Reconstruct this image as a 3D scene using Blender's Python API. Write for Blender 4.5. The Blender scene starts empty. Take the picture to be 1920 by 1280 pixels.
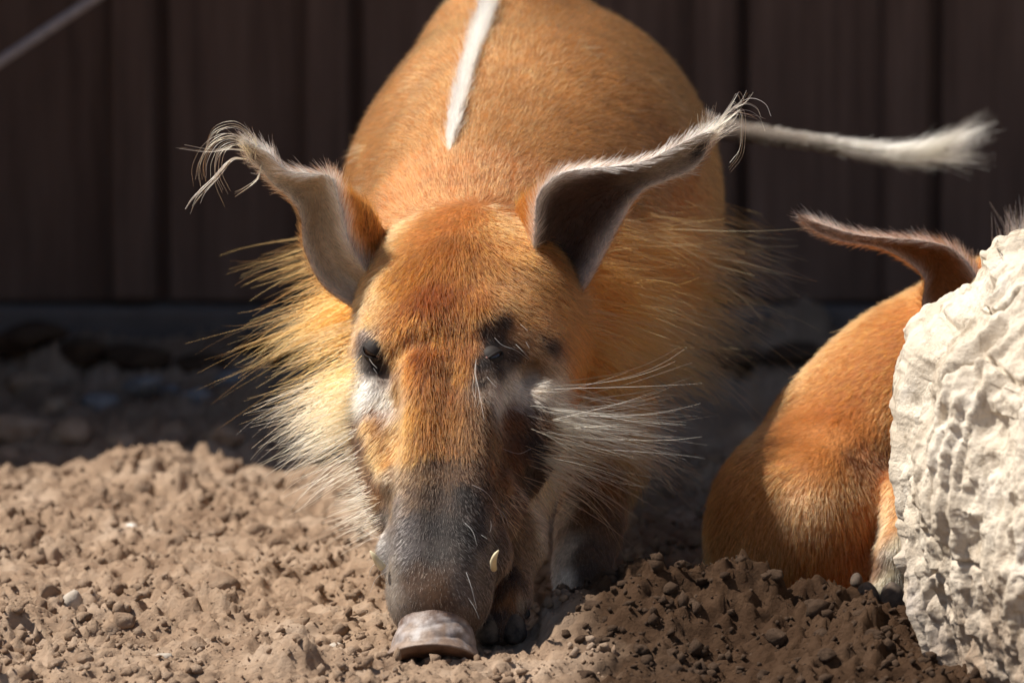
import bpy, bmesh, math, random
import numpy as np
from mathutils import Vector, Matrix
from mathutils.bvhtree import BVHTree

R = math.radians
rng = np.random.default_rng(7)
scene = bpy.context.scene
COL = scene.collection

# ------------------------------------------------------------------ camera
CAM_Y, CAM_Z, PITCH, LENS = -6.2, 1.05, R(7.05), 250.0
cam_d = bpy.data.cameras.new('camera')
cam = bpy.data.objects.new('camera', cam_d)
COL.objects.link(cam)
cam.location = (0, CAM_Y, CAM_Z)
cam.rotation_euler = (math.pi / 2 - PITCH, 0, 0)
cam_d.lens = LENS
cam_d.sensor_width = 36.0
cam_d.clip_start, cam_d.clip_end = 0.1, 3000
cam_d.dof.use_dof = True
cam_d.dof.focus_distance = 6.40
cam_d.dof.aperture_fstop = 6.6
scene.camera = cam

# ------------------------------------------------------------------ light
SUN_EL, SUN_AZ = R(56), R(-87)          # azimuth from +Y (away from camera) towards +X
to_sun = Vector((math.sin(SUN_AZ) * math.cos(SUN_EL), math.cos(SUN_AZ) * math.cos(SUN_EL), math.sin(SUN_EL)))
world = bpy.data.worlds.new('World')
scene.world = world
world.use_nodes = True
wn = world.node_tree.nodes
wl = world.node_tree.links
sky = wn.new('ShaderNodeTexSky')
sky.sky_type = 'NISHITA'
sky.sun_disc = False
sky.sun_elevation = SUN_EL
sky.sun_rotation = SUN_AZ % (2 * math.pi)
wl.new(sky.outputs[0], wn['Background'].inputs[0])
wn['Background'].inputs[1].default_value = 0.06
sun_d = bpy.data.lights.new('sun', 'SUN')
sun_d.energy = 5.0
sun_d.angle = R(0.53)
sun_d.color = (1.0, 0.94, 0.85)
sun = bpy.data.objects.new('sun', sun_d)
COL.objects.link(sun)
sun.location = to_sun * 20
sun.rotation_euler = to_sun.to_track_quat('Z', 'Y').to_euler()
scene.view_settings.view_transform = 'Standard'
scene.view_settings.look = 'None'
scene.view_settings.exposure = 0.58
scene.view_settings.gamma = 1
scene.cycles.max_bounces = 10
scene.cycles.transparent_max_bounces = 8
scene.cycles.sample_clamp_indirect = 6

# ------------------------------------------------------------------ helpers
FPX = 1920 * LENS / 36.0
CP, SP = math.cos(PITCH), math.sin(PITCH)

def ray(px, py):
    u, v = (px - 960) / FPX, (640 - py) / FPX
    return Vector((u, CP + v * SP, -SP + v * CP))

def pt(px, py, Y):
    """the world point that lies on the plane y = Y along the line of a photo pixel"""
    d = ray(px, py)
    t = (Y - CAM_Y) / d.y
    return Vector((d.x * t, Y, CAM_Z + d.z * t))

def mpp(Y):
    return (Y - CAM_Y) / FPX

def lin(c):
    c = np.asarray(c, float) / 255.0
    return np.where(c <= 0.04045, c / 12.92, ((c + 0.055) / 1.055) ** 2.4)

def _h(ix, iy, iz, seed):
    h = (ix.astype(np.int64) * 374761393 + iy.astype(np.int64) * 668265263 + iz.astype(np.int64) * 1274126177 + seed * 974711) & 0xFFFFFFFF
    h = ((h ^ (h >> 13)) * 1103515245) & 0xFFFFFFFF
    h = ((h ^ (h >> 16)) * 2654435761) & 0xFFFFFFFF
    h = h ^ (h >> 15)
    return (h & 0xFFFFFF) / float(0xFFFFFF)

def vnoise(p, seed=0):
    p = np.asarray(p, float)
    i = np.floor(p)
    f = p - i
    f = f * f * f * (f * (f * 6 - 15) + 10)
    ix, iy, iz = i[..., 0], i[..., 1], i[..., 2]
    r = 0
    for dx in (0, 1):
        wx = f[..., 0] if dx else 1 - f[..., 0]
        for dy in (0, 1):
            wy = f[..., 1] if dy else 1 - f[..., 1]
            for dz in (0, 1):
                wz = f[..., 2] if dz else 1 - f[..., 2]
                r = r + wx * wy * wz * _h(ix + dx, iy + dy, iz + dz, seed)
    return r * 2 - 1

def fbm(p, octv=4, seed=0, gain=0.5, billow=False):
    a, s, tot = 1.0, 0.0, 0.0
    q = np.asarray(p, float)
    for o in range(octv):
        n = vnoise(q, seed + o * 17)
        if billow:
            n = 1 - 2 * np.abs(n)
        s = s + a * n
        tot += a
        a *= gain
        q = q * 2.03 + 11.7
    return s / tot

def lumps(x, y, cell, seed, frac=0.5, rmin=0.25, rmax=0.55):
    """half-buried round lumps: height in cell units"""
    gx, gy = np.floor(x / cell), np.floor(y / cell)
    out = np.zeros_like(x)
    z0 = np.zeros_like(gx)
    for dx in (-1, 0, 1):
        for dy in (-1, 0, 1):
            cx, cy = gx + dx, gy + dy
            jx, jy = _h(cx, cy, z0, seed), _h(cx, cy, z0 + 1, seed)
            on = _h(cx, cy, z0 + 2, seed) < frac
            rr = rmin + (rmax - rmin) * _h(cx, cy, z0 + 3, seed)
            sx = 0.75 + 0.5 * _h(cx, cy, z0 + 4, seed)
            d2 = (((x / cell - cx - jx) * sx) ** 2 + ((y / cell - cy - jy) / sx) ** 2) / rr ** 2
            hgt = np.where(on & (d2 < 1), rr * np.sqrt(np.clip(1 - d2, 0, 1)), 0)
            out = np.maximum(out, hgt)
    return out

def mesh_obj(name, verts, faces, mat, parent=None, smooth=True, loc=None):
    me = bpy.data.meshes.new(name)
    verts = np.asarray(verts, float)
    if loc is not None:
        verts = verts - np.asarray(loc, float)
    if isinstance(faces, np.ndarray):
        n, k = faces.shape
        me.vertices.add(len(verts))
        me.vertices.foreach_set('co', verts.ravel())
        me.loops.add(n * k)
        me.loops.foreach_set('vertex_index', faces.astype(np.int32).ravel())
        me.polygons.add(n)
        me.polygons.foreach_set('loop_start', np.arange(0, n * k, k, dtype=np.int32))
        me.update(calc_edges=True)
    else:
        me.from_pydata([tuple(v) for v in verts], [], [tuple(f) for f in faces])
    if smooth:
        me.polygons.foreach_set('use_smooth', [True] * len(me.polygons))
    me.materials.append(mat)
    o = bpy.data.objects.new(name, me)
    COL.objects.link(o)
    if loc is not None:
        o.location = loc
    if parent is not None:
        o.parent = parent
    return o

def empty(name, loc):
    o = bpy.data.objects.new(name, None)
    o.location = loc
    o.empty_display_size = 0.05
    COL.objects.link(o)
    return o

def tag(o, label, cat=None, group=None, kind=None):
    if label:
        o['label'] = label
    if cat:
        o['category'] = cat
    if group:
        o['group'] = group
    if kind:
        o['kind'] = kind
    return o

def set_color_attr(me, cols, name='coat_colour'):
    a = me.attributes.new(name, 'FLOAT_COLOR', 'POINT')
    c = np.ones((len(cols), 4))
    c[:, :3] = cols
    a.data.foreach_set('color', c.ravel())

# ------------------------------------------------------------------ materials
def new_mat(name):
    m = bpy.data.materials.new(name)
    m.use_nodes = True
    nt = m.node_tree
    return m, nt, nt.nodes, nt.links, nt.nodes['Principled BSDF']

def noise_node(nt, scale, detail=6, rough=0.6, coord=None, sc3=None):
    N, L = nt.nodes, nt.links
    t = N.new('ShaderNodeTexNoise')
    t.inputs['Scale'].default_value = scale
    t.inputs['Detail'].default_value = detail
    t.inputs['Roughness'].default_value = rough
    tc = N.new('ShaderNodeTexCoord')
    if sc3:
        mp = N.new('ShaderNodeMapping')
        mp.inputs['Scale'].default_value = sc3
        L.new(tc.outputs['Object'], mp.inputs[0])
        L.new(mp.outputs[0], t.inputs['Vector'])
    else:
        L.new(tc.outputs['Object'], t.inputs['Vector'])
    return t

def ramp(nt, fac, stops):
    r = nt.nodes.new('ShaderNodeValToRGB')
    e = r.color_ramp.elements
    while len(e) < len(stops):
        e.new(0.5)
    for k, (p, c) in enumerate(stops):
        e[k].position = p
        e[k].color = (*c, 1)
    nt.links.new(fac, r.inputs[0])
    return r

def simple_mat(name, stops, scale, rough=0.8, bump=0.0, bscale=None, bdist=0.002, sc3=None, spec=0.3, detail=6):
    m, nt, N, L, b = new_mat(name)
    t = noise_node(nt, scale, detail, sc3=sc3)
    r = ramp(nt, t.outputs['Fac'], stops)
    L.new(r.outputs[0], b.inputs['Base Color'])
    b.inputs['Roughness'].default_value = rough
    b.inputs['Specular IOR Level'].default_value = spec
    if bump:
        t2 = noise_node(nt, bscale or scale * 3, 10, 0.75, sc3=sc3)
        bp = N.new('ShaderNodeBump')
        bp.inputs['Strength'].default_value = bump
        bp.inputs['Distance'].default_value = bdist
        L.new(t2.outputs['Fac'], bp.inputs['Height'])
        L.new(bp.outputs[0], b.inputs['Normal'])
    return m

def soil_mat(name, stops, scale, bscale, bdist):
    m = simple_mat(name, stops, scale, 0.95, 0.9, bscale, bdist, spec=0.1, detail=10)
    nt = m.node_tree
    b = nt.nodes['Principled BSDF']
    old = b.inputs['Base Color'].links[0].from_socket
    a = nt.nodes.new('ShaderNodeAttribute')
    a.attribute_name = 'shade_tint'
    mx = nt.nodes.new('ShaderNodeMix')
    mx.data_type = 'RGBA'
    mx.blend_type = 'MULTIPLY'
    mx.inputs['B'].default_value = (0.17, 0.135, 0.11, 1)  # painted shade multiplies the soil colour
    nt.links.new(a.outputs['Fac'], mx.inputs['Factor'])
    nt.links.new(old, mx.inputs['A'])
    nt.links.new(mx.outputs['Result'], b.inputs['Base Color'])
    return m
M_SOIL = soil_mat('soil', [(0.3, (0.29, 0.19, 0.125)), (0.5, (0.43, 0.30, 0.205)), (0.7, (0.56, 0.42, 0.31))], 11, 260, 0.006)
M_CLOD_SHADED = simple_mat('clod_soil_shaded', [(0.3, (0.062, 0.038, 0.025)), (0.6, (0.105, 0.066, 0.043)), (0.8, (0.145, 0.095, 0.064))], 60, 0.95, 1.0, 260, 0.006, spec=0.1)  # clod soil with shade put into its colour
M_CLOD = simple_mat('clod_soil', [(0.3, (0.26, 0.17, 0.112)), (0.5, (0.39, 0.27, 0.185)), (0.72, (0.53, 0.395, 0.29))], 25, 0.95, 1.0, 260, 0.006, spec=0.1)
M_STONE = simple_mat('pale_stone', [(0.3, (0.30, 0.25, 0.20)), (0.6, (0.48, 0.42, 0.35)), (0.8, (0.58, 0.53, 0.46))], 70, 0.85, 0.6, 240, 0.002, spec=0.2)
M_PEBBLE = simple_mat('white_pebble', [(0.3, (0.55, 0.52, 0.47)), (0.7, (0.74, 0.72, 0.68))], 60, 0.6, 0.2, 200, 0.001)
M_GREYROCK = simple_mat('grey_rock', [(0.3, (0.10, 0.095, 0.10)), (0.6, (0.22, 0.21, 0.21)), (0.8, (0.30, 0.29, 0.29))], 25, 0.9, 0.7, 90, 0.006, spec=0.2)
M_BOARD = simple_mat('stained_board', [(0.3, (0.080, 0.046, 0.033)), (0.6, (0.135, 0.082, 0.060)), (0.8, (0.18, 0.115, 0.088))], 6, 0.7, 0.5, 20, 0.002, sc3=(9, 9, 0.6), spec=0.25)
M_CONC = simple_mat('concrete', [(0.3, (0.10, 0.078, 0.068)), (0.7, (0.16, 0.13, 0.115))], 12, 0.9, 0.5, 90, 0.003)
M_ROOF = simple_mat('roof_board', [(0.3, (0.06, 0.045, 0.035)), (0.7, (0.11, 0.085, 0.07))], 8, 0.85, 0.4, 30, 0.002)
M_ROPE = simple_mat('grey_rope', [(0.3, (0.26, 0.22, 0.21)), (0.7, (0.40, 0.36, 0.35))], 80, 0.9, 0.6, 300, 0.001)
M_HOOF = simple_mat('hoof_horn', [(0.35, (0.03, 0.022, 0.018)), (0.65, (0.13, 0.095, 0.07))], 90, 0.85, 0.4, 180, 0.001)
M_TUSK = simple_mat('tusk_ivory', [(0.3, (0.62, 0.50, 0.28)), (0.7, (0.80, 0.72, 0.50))], 90, 0.35, 0.2, 200, 0.0005)

def boulder_mat():
    m, nt, N, L, b = new_mat('limestone')
    t = noise_node(nt, 9, 10, 0.62)
    r = ramp(nt, t.outputs['Fac'], [(0.28, (0.38, 0.30, 0.22)), (0.42, (0.60, 0.51, 0.40)), (0.58, (0.72, 0.635, 0.52)), (0.75, (0.64, 0.60, 0.56))])
    t2 = noise_node(nt, 60, 8, 0.7, sc3=(1, 1, 0.45))
    r2 = ramp(nt, t2.outputs['Fac'], [(0.36, (0.38, 0.33, 0.27)), (0.47, (1, 1, 1))])
    mx = N.new('ShaderNodeMix')
    mx.data_type = 'RGBA'
    mx.blend_type = 'MULTIPLY'
    mx.inputs['Factor'].default_value = 0.55
    L.new(r.outputs[0], mx.inputs['A'])
    L.new(r2.outputs[0], mx.inputs['B'])
    tcz = N.new('ShaderNodeTexCoord')
    sx = N.new('ShaderNodeSeparateXYZ')
    L.new(tcz.outputs['Object'], sx.inputs[0])
    t5 = noise_node(nt, 14, 8, 0.7)
    ad = N.new('ShaderNodeMath')
    ad.operation = 'MULTIPLY_ADD'
    ad.inputs[1].default_value = -0.22
    L.new(t5.outputs['Fac'], ad.inputs[0])
    L.new(sx.outputs['Z'], ad.inputs[2])
    rz = ramp(nt, ad.outputs[0], [(0.0, (0, 0, 0)), (1.0, (1, 1, 1))])
    mr = N.new('ShaderNodeMapRange')
    mr.inputs['From Min'].default_value = -0.12
    mr.inputs['From Max'].default_value = 0.02
    mr.inputs['To Min'].default_value = 0.85
    mr.inputs['To Max'].default_value = 0.0
    L.new(ad.outputs[0], mr.inputs['Value'])
    m2 = N.new('ShaderNodeMix')
    m2.data_type = 'RGBA'
    m2.inputs['B'].default_value = (0.30, 0.205, 0.14, 1)
    L.new(mr.outputs[0], m2.inputs['Factor'])
    L.new(mx.outputs['Result'], m2.inputs['A'])
    L.new(m2.outputs['Result'], b.inputs['Base Color'])
    b.inputs['Roughness'].default_value = 0.92
    b.inputs['Specular IOR Level'].default_value = 0.15
    t3 = noise_node(nt, 120, 9, 0.7)
    bp = N.new('ShaderNodeBump')
    bp.inputs['Strength'].default_value = 0.9
    bp.inputs['Distance'].default_value = 0.005
    L.new(t3.outputs['Fac'], bp.inputs['Height'])
    L.new(bp.outputs[0], b.inputs['Normal'])
    return m
M_BOULDER = boulder_mat()

def skin_mat(name, mul):
    m, nt, N, L, b = new_mat(name)
    a = N.new('ShaderNodeAttribute')
    a.attribute_name = 'coat_colour'
    t = noise_node(nt, 220, 5)
    r = ramp(nt, t.outputs['Fac'], [(0.3, (0.55 * mul,) * 3), (0.7, (mul,) * 3)])
    mx = N.new('ShaderNodeMix')
    mx.data_type = 'RGBA'
    mx.blend_type = 'MULTIPLY'
    mx.inputs['Factor'].default_value = 1
    L.new(a.outputs['Color'], mx.inputs['A'])
    L.new(r.outputs[0], mx.inputs['B'])
    L.new(mx.outputs['Result'], b.inputs['Base Color'])
    b.inputs['Roughness'].default_value = 0.7
    b.inputs['Specular IOR Level'].default_value = 0.2
    return m
M_HIDE = skin_mat('hide', 0.75)

def nose_mat():
    m, nt, N, L, b = new_mat('nose_skin')
    a = N.new('ShaderNodeAttribute')
    a.attribute_name = 'coat_colour'
    t = noise_node(nt, 150, 6)
    r = ramp(nt, t.outputs['Fac'], [(0.35, (0.62, 0.58, 0.55)), (0.65, (1, 1, 1))])
    mx = N.new('ShaderNodeMix')
    mx.data_type = 'RGBA'
    mx.blend_type = 'MULTIPLY'
    mx.inputs['Factor'].default_value = 0.8
    L.new(a.outputs['Color'], mx.inputs['A'])
    L.new(r.outputs[0], mx.inputs['B'])
    L.new(mx.outputs['Result'], b.inputs['Base Color'])
    b.inputs['Roughness'].default_value = 0.5
    t2 = noise_node(nt, 500, 4)
    bp = N.new('ShaderNodeBump')
    bp.inputs['Strength'].default_value = 0.5
    bp.inputs['Distance'].default_value = 0.0008
    L.new(t2.outputs['Fac'], bp.inputs['Height'])
    L.new(bp.outputs[0], b.inputs['Normal'])
    return m
M_NOSE = nose_mat()

def flat_mat(name, col, rough, spec=0.5, coat=0.0):
    m, nt, N, L, b = new_mat(name)
    t = noise_node(nt, 150, 3)
    r = ramp(nt, t.outputs['Fac'], [(0.3, tuple(x * 0.7 for x in col)), (0.7, col)])
    L.new(r.outputs[0], b.inputs['Base Color'])
    b.inputs['Roughness'].default_value = rough
    b.inputs['Specular IOR Level'].default_value = spec
    b.inputs['Coat Weight'].default_value = coat
    return m
M_EYE = flat_mat('eye_brown', (0.04, 0.018, 0.010), 0.15, 0.5, 0.6)
M_LID = flat_mat('eyelid_skin', (0.024, 0.018, 0.016), 0.7, 0.25)
M_LIDPINK = flat_mat('eyelid_corner', (0.30, 0.14, 0.11), 0.35, 0.5)

def fur_mat():
    m = bpy.data.materials.new('fur')
    m.use_nodes = True
    nt = m.node_tree
    N, L = nt.nodes, nt.links
    for n in list(N):
        N.remove(n)
    out = N.new('ShaderNodeOutputMaterial')
    h = N.new('ShaderNodeBsdfHairPrincipled')
    h.parametrization = 'COLOR'
    a = N.new('ShaderNodeAttribute')
    a.attribute_name = 'coat_colour'
    L.new(a.outputs['Color'], h.inputs['Color'])
    h.inputs['Roughness'].default_value = 0.42
    h.inputs['Radial Roughness'].default_value = 0.6
    h.inputs['Coat'].default_value = 0.05
    h.inputs['Random Roughness'].default_value = 0.2
    h.inputs['IOR'].default_value = 1.42
    L.new(h.outputs[0], out.inputs[0])
    return m
M_FUR = fur_mat()

# ------------------------------------------------------------------ ground
MOUND_Y = 0.13
_mc = [(930, 1205), (985, 1172), (1030, 1122), (1085, 1096), (1140, 1078), (1190, 1062), (1230, 1052), (1275, 1068), (1330, 1085), (1400, 1106), (1480, 1118), (1560, 1128), (1640, 1142), (1720, 1150), (1800, 1160), (2000, 1185)]
_mp = [pt(a, b, MOUND_Y) for a, b in _mc]
MX, MZ = np.array([p.x for p in _mp]), np.array([p.z for p in _mp])
FAR_Y = 1.26
_fc = [(-400, 900), (-100, 890), (0, 893), (50, 886), (95, 886), (130, 893), (175, 872), (215, 858), (270, 850), (330, 866), (400, 880), (480, 888), (600, 890), (800, 886), (1200, 884), (1300, 888), (1400, 898), (1600, 905), (2200, 910)]
_fp = [pt(a, b, FAR_Y) for a, b in _fc]
FX, FZ = np.array([p.x for p in _fp]), np.array([p.z for p in _fp])

def ground_base(x, y):
    x, y = np.asarray(x, float), np.asarray(y, float)
    P = np.stack([x, y, np.zeros_like(x)], -1)
    z = 0.016 * vnoise(P * 2.3, 3) + 0.008 * vnoise(P * 6, 5)
    near = np.exp(-((x + 0.0) ** 2 + (y - 0.12) ** 2) / 0.16 ** 2)
    z = z * (1 - near)
    hm = np.interp(x, MX, MZ, left=0, right=0.02) - 0.012
    hm = np.clip(hm + 0.012 * (hm > 0.012), 0, None)
    dy = y - MOUND_Y
    z = z + hm * np.where(dy < 0, np.exp(-(dy / 0.10) ** 2), np.exp(-(dy / 0.07) ** 2))
    hf = np.interp(x, FX, FZ) + 0.012
    dy = y - FAR_Y
    z = z + (hf - 0.006) * np.where(dy < 0, np.exp(-(dy / 0.25) ** 2), np.exp(-(dy / 0.10) ** 2)) - 0.05 * np.clip(dy / 0.15, 0, 1) * np.clip((2.15 - y) / 0.3, 0, 1)
    # the hollow the resting hog lies in
    z = z - 0.045 * np.exp(-((x - 0.34) / 0.20) ** 2 - ((y - 0.46) / 0.15) ** 2)
    # dug-over earth rising slightly to the left
    z = z + 0.02 * np.clip(-x - 0.15, 0, 0.6) * np.exp(-((y - 0.5) / 0.6) ** 2)
    return z

def ground_z(x, y, fine=True):
    x, y = np.asarray(x, float), np.asarray(y, float)
    z = ground_base(x, y)
    if not fine:
        return z
    P = np.stack([x, y, np.zeros_like(x)], -1)
    wob = 0.020
    xx = x + wob * vnoise(P * 30, 21) + 0.008 * vnoise(P * 85, 23) + 0.003 * vnoise(P * 210, 25)
    yy = y + wob * vnoise(P * 30, 22) + 0.008 * vnoise(P * 85, 24) + 0.003 * vnoise(P * 210, 26)
    patch = np.clip(0.5 + 0.9 * vnoise(P * 6.5, 31) + 0.3 * vnoise(P * 17, 32), 0.05, 1.2)
    z = z + 0.50 * 0.085 * lumps(xx, yy, 0.085, 1, 0.22) * patch
    z = z + 0.55 * 0.042 * lumps(xx, yy, 0.042, 2, 0.32) * patch
    z = z + 0.55 * 0.020 * lumps(xx, yy, 0.020, 4, 0.38) * (0.25 + 0.75 * patch)
    z = z + 0.55 * 0.010 * lumps(xx, yy, 0.010, 3, 0.45)
    z = z + 0.012 * fbm(P * 16, 3, 41) + 0.014 * fbm(P * 36, 4, 43, gain=0.6, billow=True) * (0.3 + 0.7 * patch) - 0.010 * np.clip(vnoise(P * 75, 45) - 0.30, 0, 1)
    z = z + 0.0075 * fbm(P * 105, 3, 51, gain=0.65)
    return z - 0.006

def axis(f0, f1, step, far, grow=1.25):
    core = list(np.arange(f0, f1, step))
    hi, s, v = [], step, core[-1]
    while v < far:
        s *= grow
        v += s
        hi.append(v)
    lo, s, v = [], step, core[0]
    while v > -far:
        s *= grow
        v -= s
        lo.append(v)
    return np.array(lo[::-1] + core + hi)

gx = axis(-0.62, 0.62, 0.0029, 400)
gy = axis(-0.42, 1.45, 0.0034, 400, 1.06)
GX, GY = np.meshgrid(gx, gy)
GZ = ground_z(GX, GY)
fade = np.clip((np.maximum(np.abs(GX), np.abs(GY)) - 4) / 10, 0, 1)
GZ = GZ * (1 - fade)
nx, ny = len(gx), len(gy)
gv = np.stack([GX.ravel(), GY.ravel(), GZ.ravel()], 1)
idx = np.arange(nx * ny).reshape(ny, nx)
gf = np.stack([idx[:-1, :-1].ravel(), idx[:-1, 1:].ravel(), idx[1:, 1:].ravel(), idx[1:, :-1].ravel()], 1)
ground = mesh_obj('ground', gv, gf, M_SOIL)
tag(ground, None, kind='structure')
def painted_shade(x, y):
    # shade on the mound and its foreground, painted as darker soil
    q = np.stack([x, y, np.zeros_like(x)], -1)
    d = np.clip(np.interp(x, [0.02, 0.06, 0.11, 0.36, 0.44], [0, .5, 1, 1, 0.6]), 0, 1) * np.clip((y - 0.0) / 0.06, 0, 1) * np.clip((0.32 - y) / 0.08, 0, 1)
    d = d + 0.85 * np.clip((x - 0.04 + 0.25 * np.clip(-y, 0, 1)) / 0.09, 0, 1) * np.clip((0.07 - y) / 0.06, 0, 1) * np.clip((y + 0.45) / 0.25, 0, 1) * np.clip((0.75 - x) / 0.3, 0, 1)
    d = d + 0.15 * np.clip((y - 1.33) / 0.1, 0, 1) * np.clip((3 - y) / 0.5, 0, 1)  # the same painted shade, faint, on the strip by the fence
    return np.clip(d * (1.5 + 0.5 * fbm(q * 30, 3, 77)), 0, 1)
at = ground.data.attributes.new('shade_tint', 'FLOAT', 'POINT')
at.data.foreach_set('value', painted_shade(gv[:, 0], gv[:, 1]).astype(np.float32))

# ------------------------------------------------------------------ timber building behind
WALL_Y = 2.30
WALL_H = 2.12
wbot = pt(300, 572, WALL_Y).z
def box_part(name, x0, x1, y0, y1, z0, z1, mat, parent, bev=0.004):
    bm = bmesh.new()
    bmesh.ops.create_cube(bm, size=1)
    for v in bm.verts:
        v.co = Vector(((x0 + x1) / 2 + v.co.x * (x1 - x0), (y0 + y1) / 2 + v.co.y * (y1 - y0), (z0 + z1) / 2 + v.co.z * (z1 - z0)))
    if bev:
        bmesh.ops.bevel(bm, geom=bm.edges[:], offset=bev, segments=1, affect='EDGES')
    me = bpy.data.meshes.new(name)
    bm.to_mesh(me)
    bm.free()
    me.materials.append(mat)
    o = bpy.data.objects.new(name, me)
    COL.objects.link(o)
    if parent:
        o.parent = parent
        o.matrix_parent_inverse = parent.matrix_basis.inverted()
    return o

barn = empty('timber_fence', (0, WALL_Y + 0.05, wbot))
tag(barn, 'dark brown timber fence of upright boards and battens behind the hogs', 'fence')
seam0 = pt(296, 300, WALL_Y).x
per = pt(1385, 300, WALL_Y).x - pt(296, 300, WALL_Y).x
per /= 3.0
for k in range(-14, 15):
    xs = seam0 + k * per
    dj = 0.004 * math.sin(k * 5.3)
    box_part('board', xs + 0.010, xs + per - 0.004, WALL_Y + 0.030 + dj, WALL_Y + 0.058, wbot, WALL_H, M_BOARD, barn)
    box_part('batten', xs - 0.058, xs - 0.006, WALL_Y + 0.000 + dj, WALL_Y + 0.028 + dj, wbot + 0.004, WALL_H - 0.01, M_BOARD, barn, 0.006)
box_part('backing_panel', seam0 - 14.3 * per, seam0 + 15.3 * per, WALL_Y + 0.046, WALL_Y + 0.10, wbot + 0.001, WALL_H - 0.01, M_BOARD, barn, 0)
box_part('plinth', seam0 - 14.4 * per, seam0 + 15.4 * per, WALL_Y - 0.02, WALL_Y + 0.12, -0.15, wbot - 0.003, M_CONC, barn, 0.006)
box_part('cap_rail', seam0 - 14.4 * per, seam0 + 15.4 * per, WALL_Y - 0.03, WALL_Y + 0.13, WALL_H + 0.003, WALL_H + 0.05, M_BOARD, barn, 0.004)

# shed added out of view on the left to shade the fence and the strip of ground before it
sunblocker = empty('sunblocker', (-2.2, 1.75, 0))
tag(sunblocker, 'tall brown board shed added out of view to shade the fence and ground', 'sunblocker')
SX0, SX1, SY0, SY1, SH = -3.4, -0.95, 1.56, 2.268, 3.8
for k in range(9):
    a_, b_ = SX0 + (SX1 - SX0) * k / 9, SX0 + (SX1 - SX0) * (k + 1) / 9
    box_part('board', a_ + .003, b_ - .003, SY0, SY0 + .03, 0.0, SH, M_BOARD, sunblocker)
    box_part('board', a_ + .003, b_ - .003, SY1 - .03, SY1, 0.0, SH, M_BOARD, sunblocker)
for k in range(4):
    a_, b_ = SY0 + .033 + (SY1 - SY0 - .066) * k / 4, SY0 + .033 + (SY1 - SY0 - .066) * (k + 1) / 4
    box_part('board', SX1 - .03, SX1, a_ + .003, b_ - .003, 0.0, SH, M_BOARD, sunblocker)
    box_part('board', SX0, SX0 + .03, a_ + .003, b_ - .003, 0.0, SH, M_BOARD, sunblocker)
box_part('roof', SX0 - .1, SX1 + .06, SY0 - .02, SY1 + .1, SH + .003, SH + .06, M_ROOF, sunblocker)

# ------------------------------------------------------------------ tubes
def tube_mesh(pts, rads, seg=8, cap=True):
    pts = [Vector(p) for p in pts]
    V, F = [], []
    n = len(pts)
    up = Vector((0.13, 0.31, 0.94)).normalized()
    for i, p in enumerate(pts):
        t = (pts[min(i + 1, n - 1)] - pts[max(i - 1, 0)]).normalized()
        a = t.cross(up)
        if a.length < 1e-4:
            a = t.cross(Vector((1, 0, 0)))
        a.normalize()
        b = a.cross(t)
        r = rads[i] if hasattr(rads, '__len__') else rads
        for k in range(seg):
            th = 2 * math.pi * k / seg
            V.append(p + a * (r * math.cos(th)) + b * (r * math.sin(th)))
    for i in range(n - 1):
        for k in range(seg):
            k2 = (k + 1) % seg
            F.append((i * seg + k, i * seg + k2, (i + 1) * seg + k2, (i + 1) * seg + k))
    if cap:
        F.append(tuple(range(seg))[::-1])
        F.append(tuple((n - 1) * seg + k for k in range(seg)))
    return V, F

def spline(P, n):
    """Catmull-Rom through the rows of P, n samples"""
    P = np.asarray(P, float)
    Q = np.vstack([2 * P[0] - P[1], P, 2 * P[-1] - P[-2]])
    u = np.linspace(0, len(P) - 1 - 1e-9, n)
    i = u.astype(int)
    f = (u - i)[:, None]
    a, b, c, d = Q[i], Q[i + 1], Q[i + 2], Q[i + 3]
    return 0.5 * ((2 * b) + (-a + c) * f + (2 * a - 5 * b + 4 * c - d) * f ** 2 + (-a + 3 * b - 3 * c + d) * f ** 3)

# rope stretched from the ground up to the eaves in front of the boards
pa, pb = pt(0, 118, 1.95), pt(172, 4, 1.95)
dr = (pb - pa).normalized()
g0 = pa - dr * ((pa.x - (SX1 - 0.005)) / dr.x)
g1 = pa + dr * ((WALL_H - 0.02 - pa.z) / dr.z)
g1.y = WALL_Y - 0.03
rv, rf = tube_mesh([g0.lerp(g1, k / 30) for k in range(31)], 0.0065, 8)
rope = mesh_obj('rope', rv, rf, M_ROPE)
tag(rope, 'thin grey rope stretched slanting before the dark upright boards', 'rope')

# ------------------------------------------------------------------ rocks and clods
_ico = {}
def ico(sub):
    if sub not in _ico:
        bm = bmesh.new()
        bmesh.ops.create_icosphere(bm, subdivisions=sub, radius=1)
        v = np.array([x.co[:] for x in bm.verts])
        f = np.array([[y.index for y in x.verts] for x in bm.faces])
        bm.free()
        _ico[sub] = (v, f)
    return _ico[sub]

def stone_verts(sub, size, seed, angular=0.0, rough=0.35):
    v, f = ico(sub)
    r = 1 + rough * fbm(v * 1.1 + seed * 3.7, 3, seed) + 0.10 * rough * fbm(v * 6 + seed, 3, seed + 5)
    w = v * r[:, None]
    if angular:
        rr = np.random.default_rng(seed)
        for _ in range(9):
            n = rr.normal(size=3)
            n /= np.linalg.norm(n)
            d = w @ n
            lim = 0.55 + 0.3 * rr.random()
            w = w - n * (np.clip(d - lim, 0, None) * angular)[:, None]
    return w * np.asarray(size), f

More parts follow.
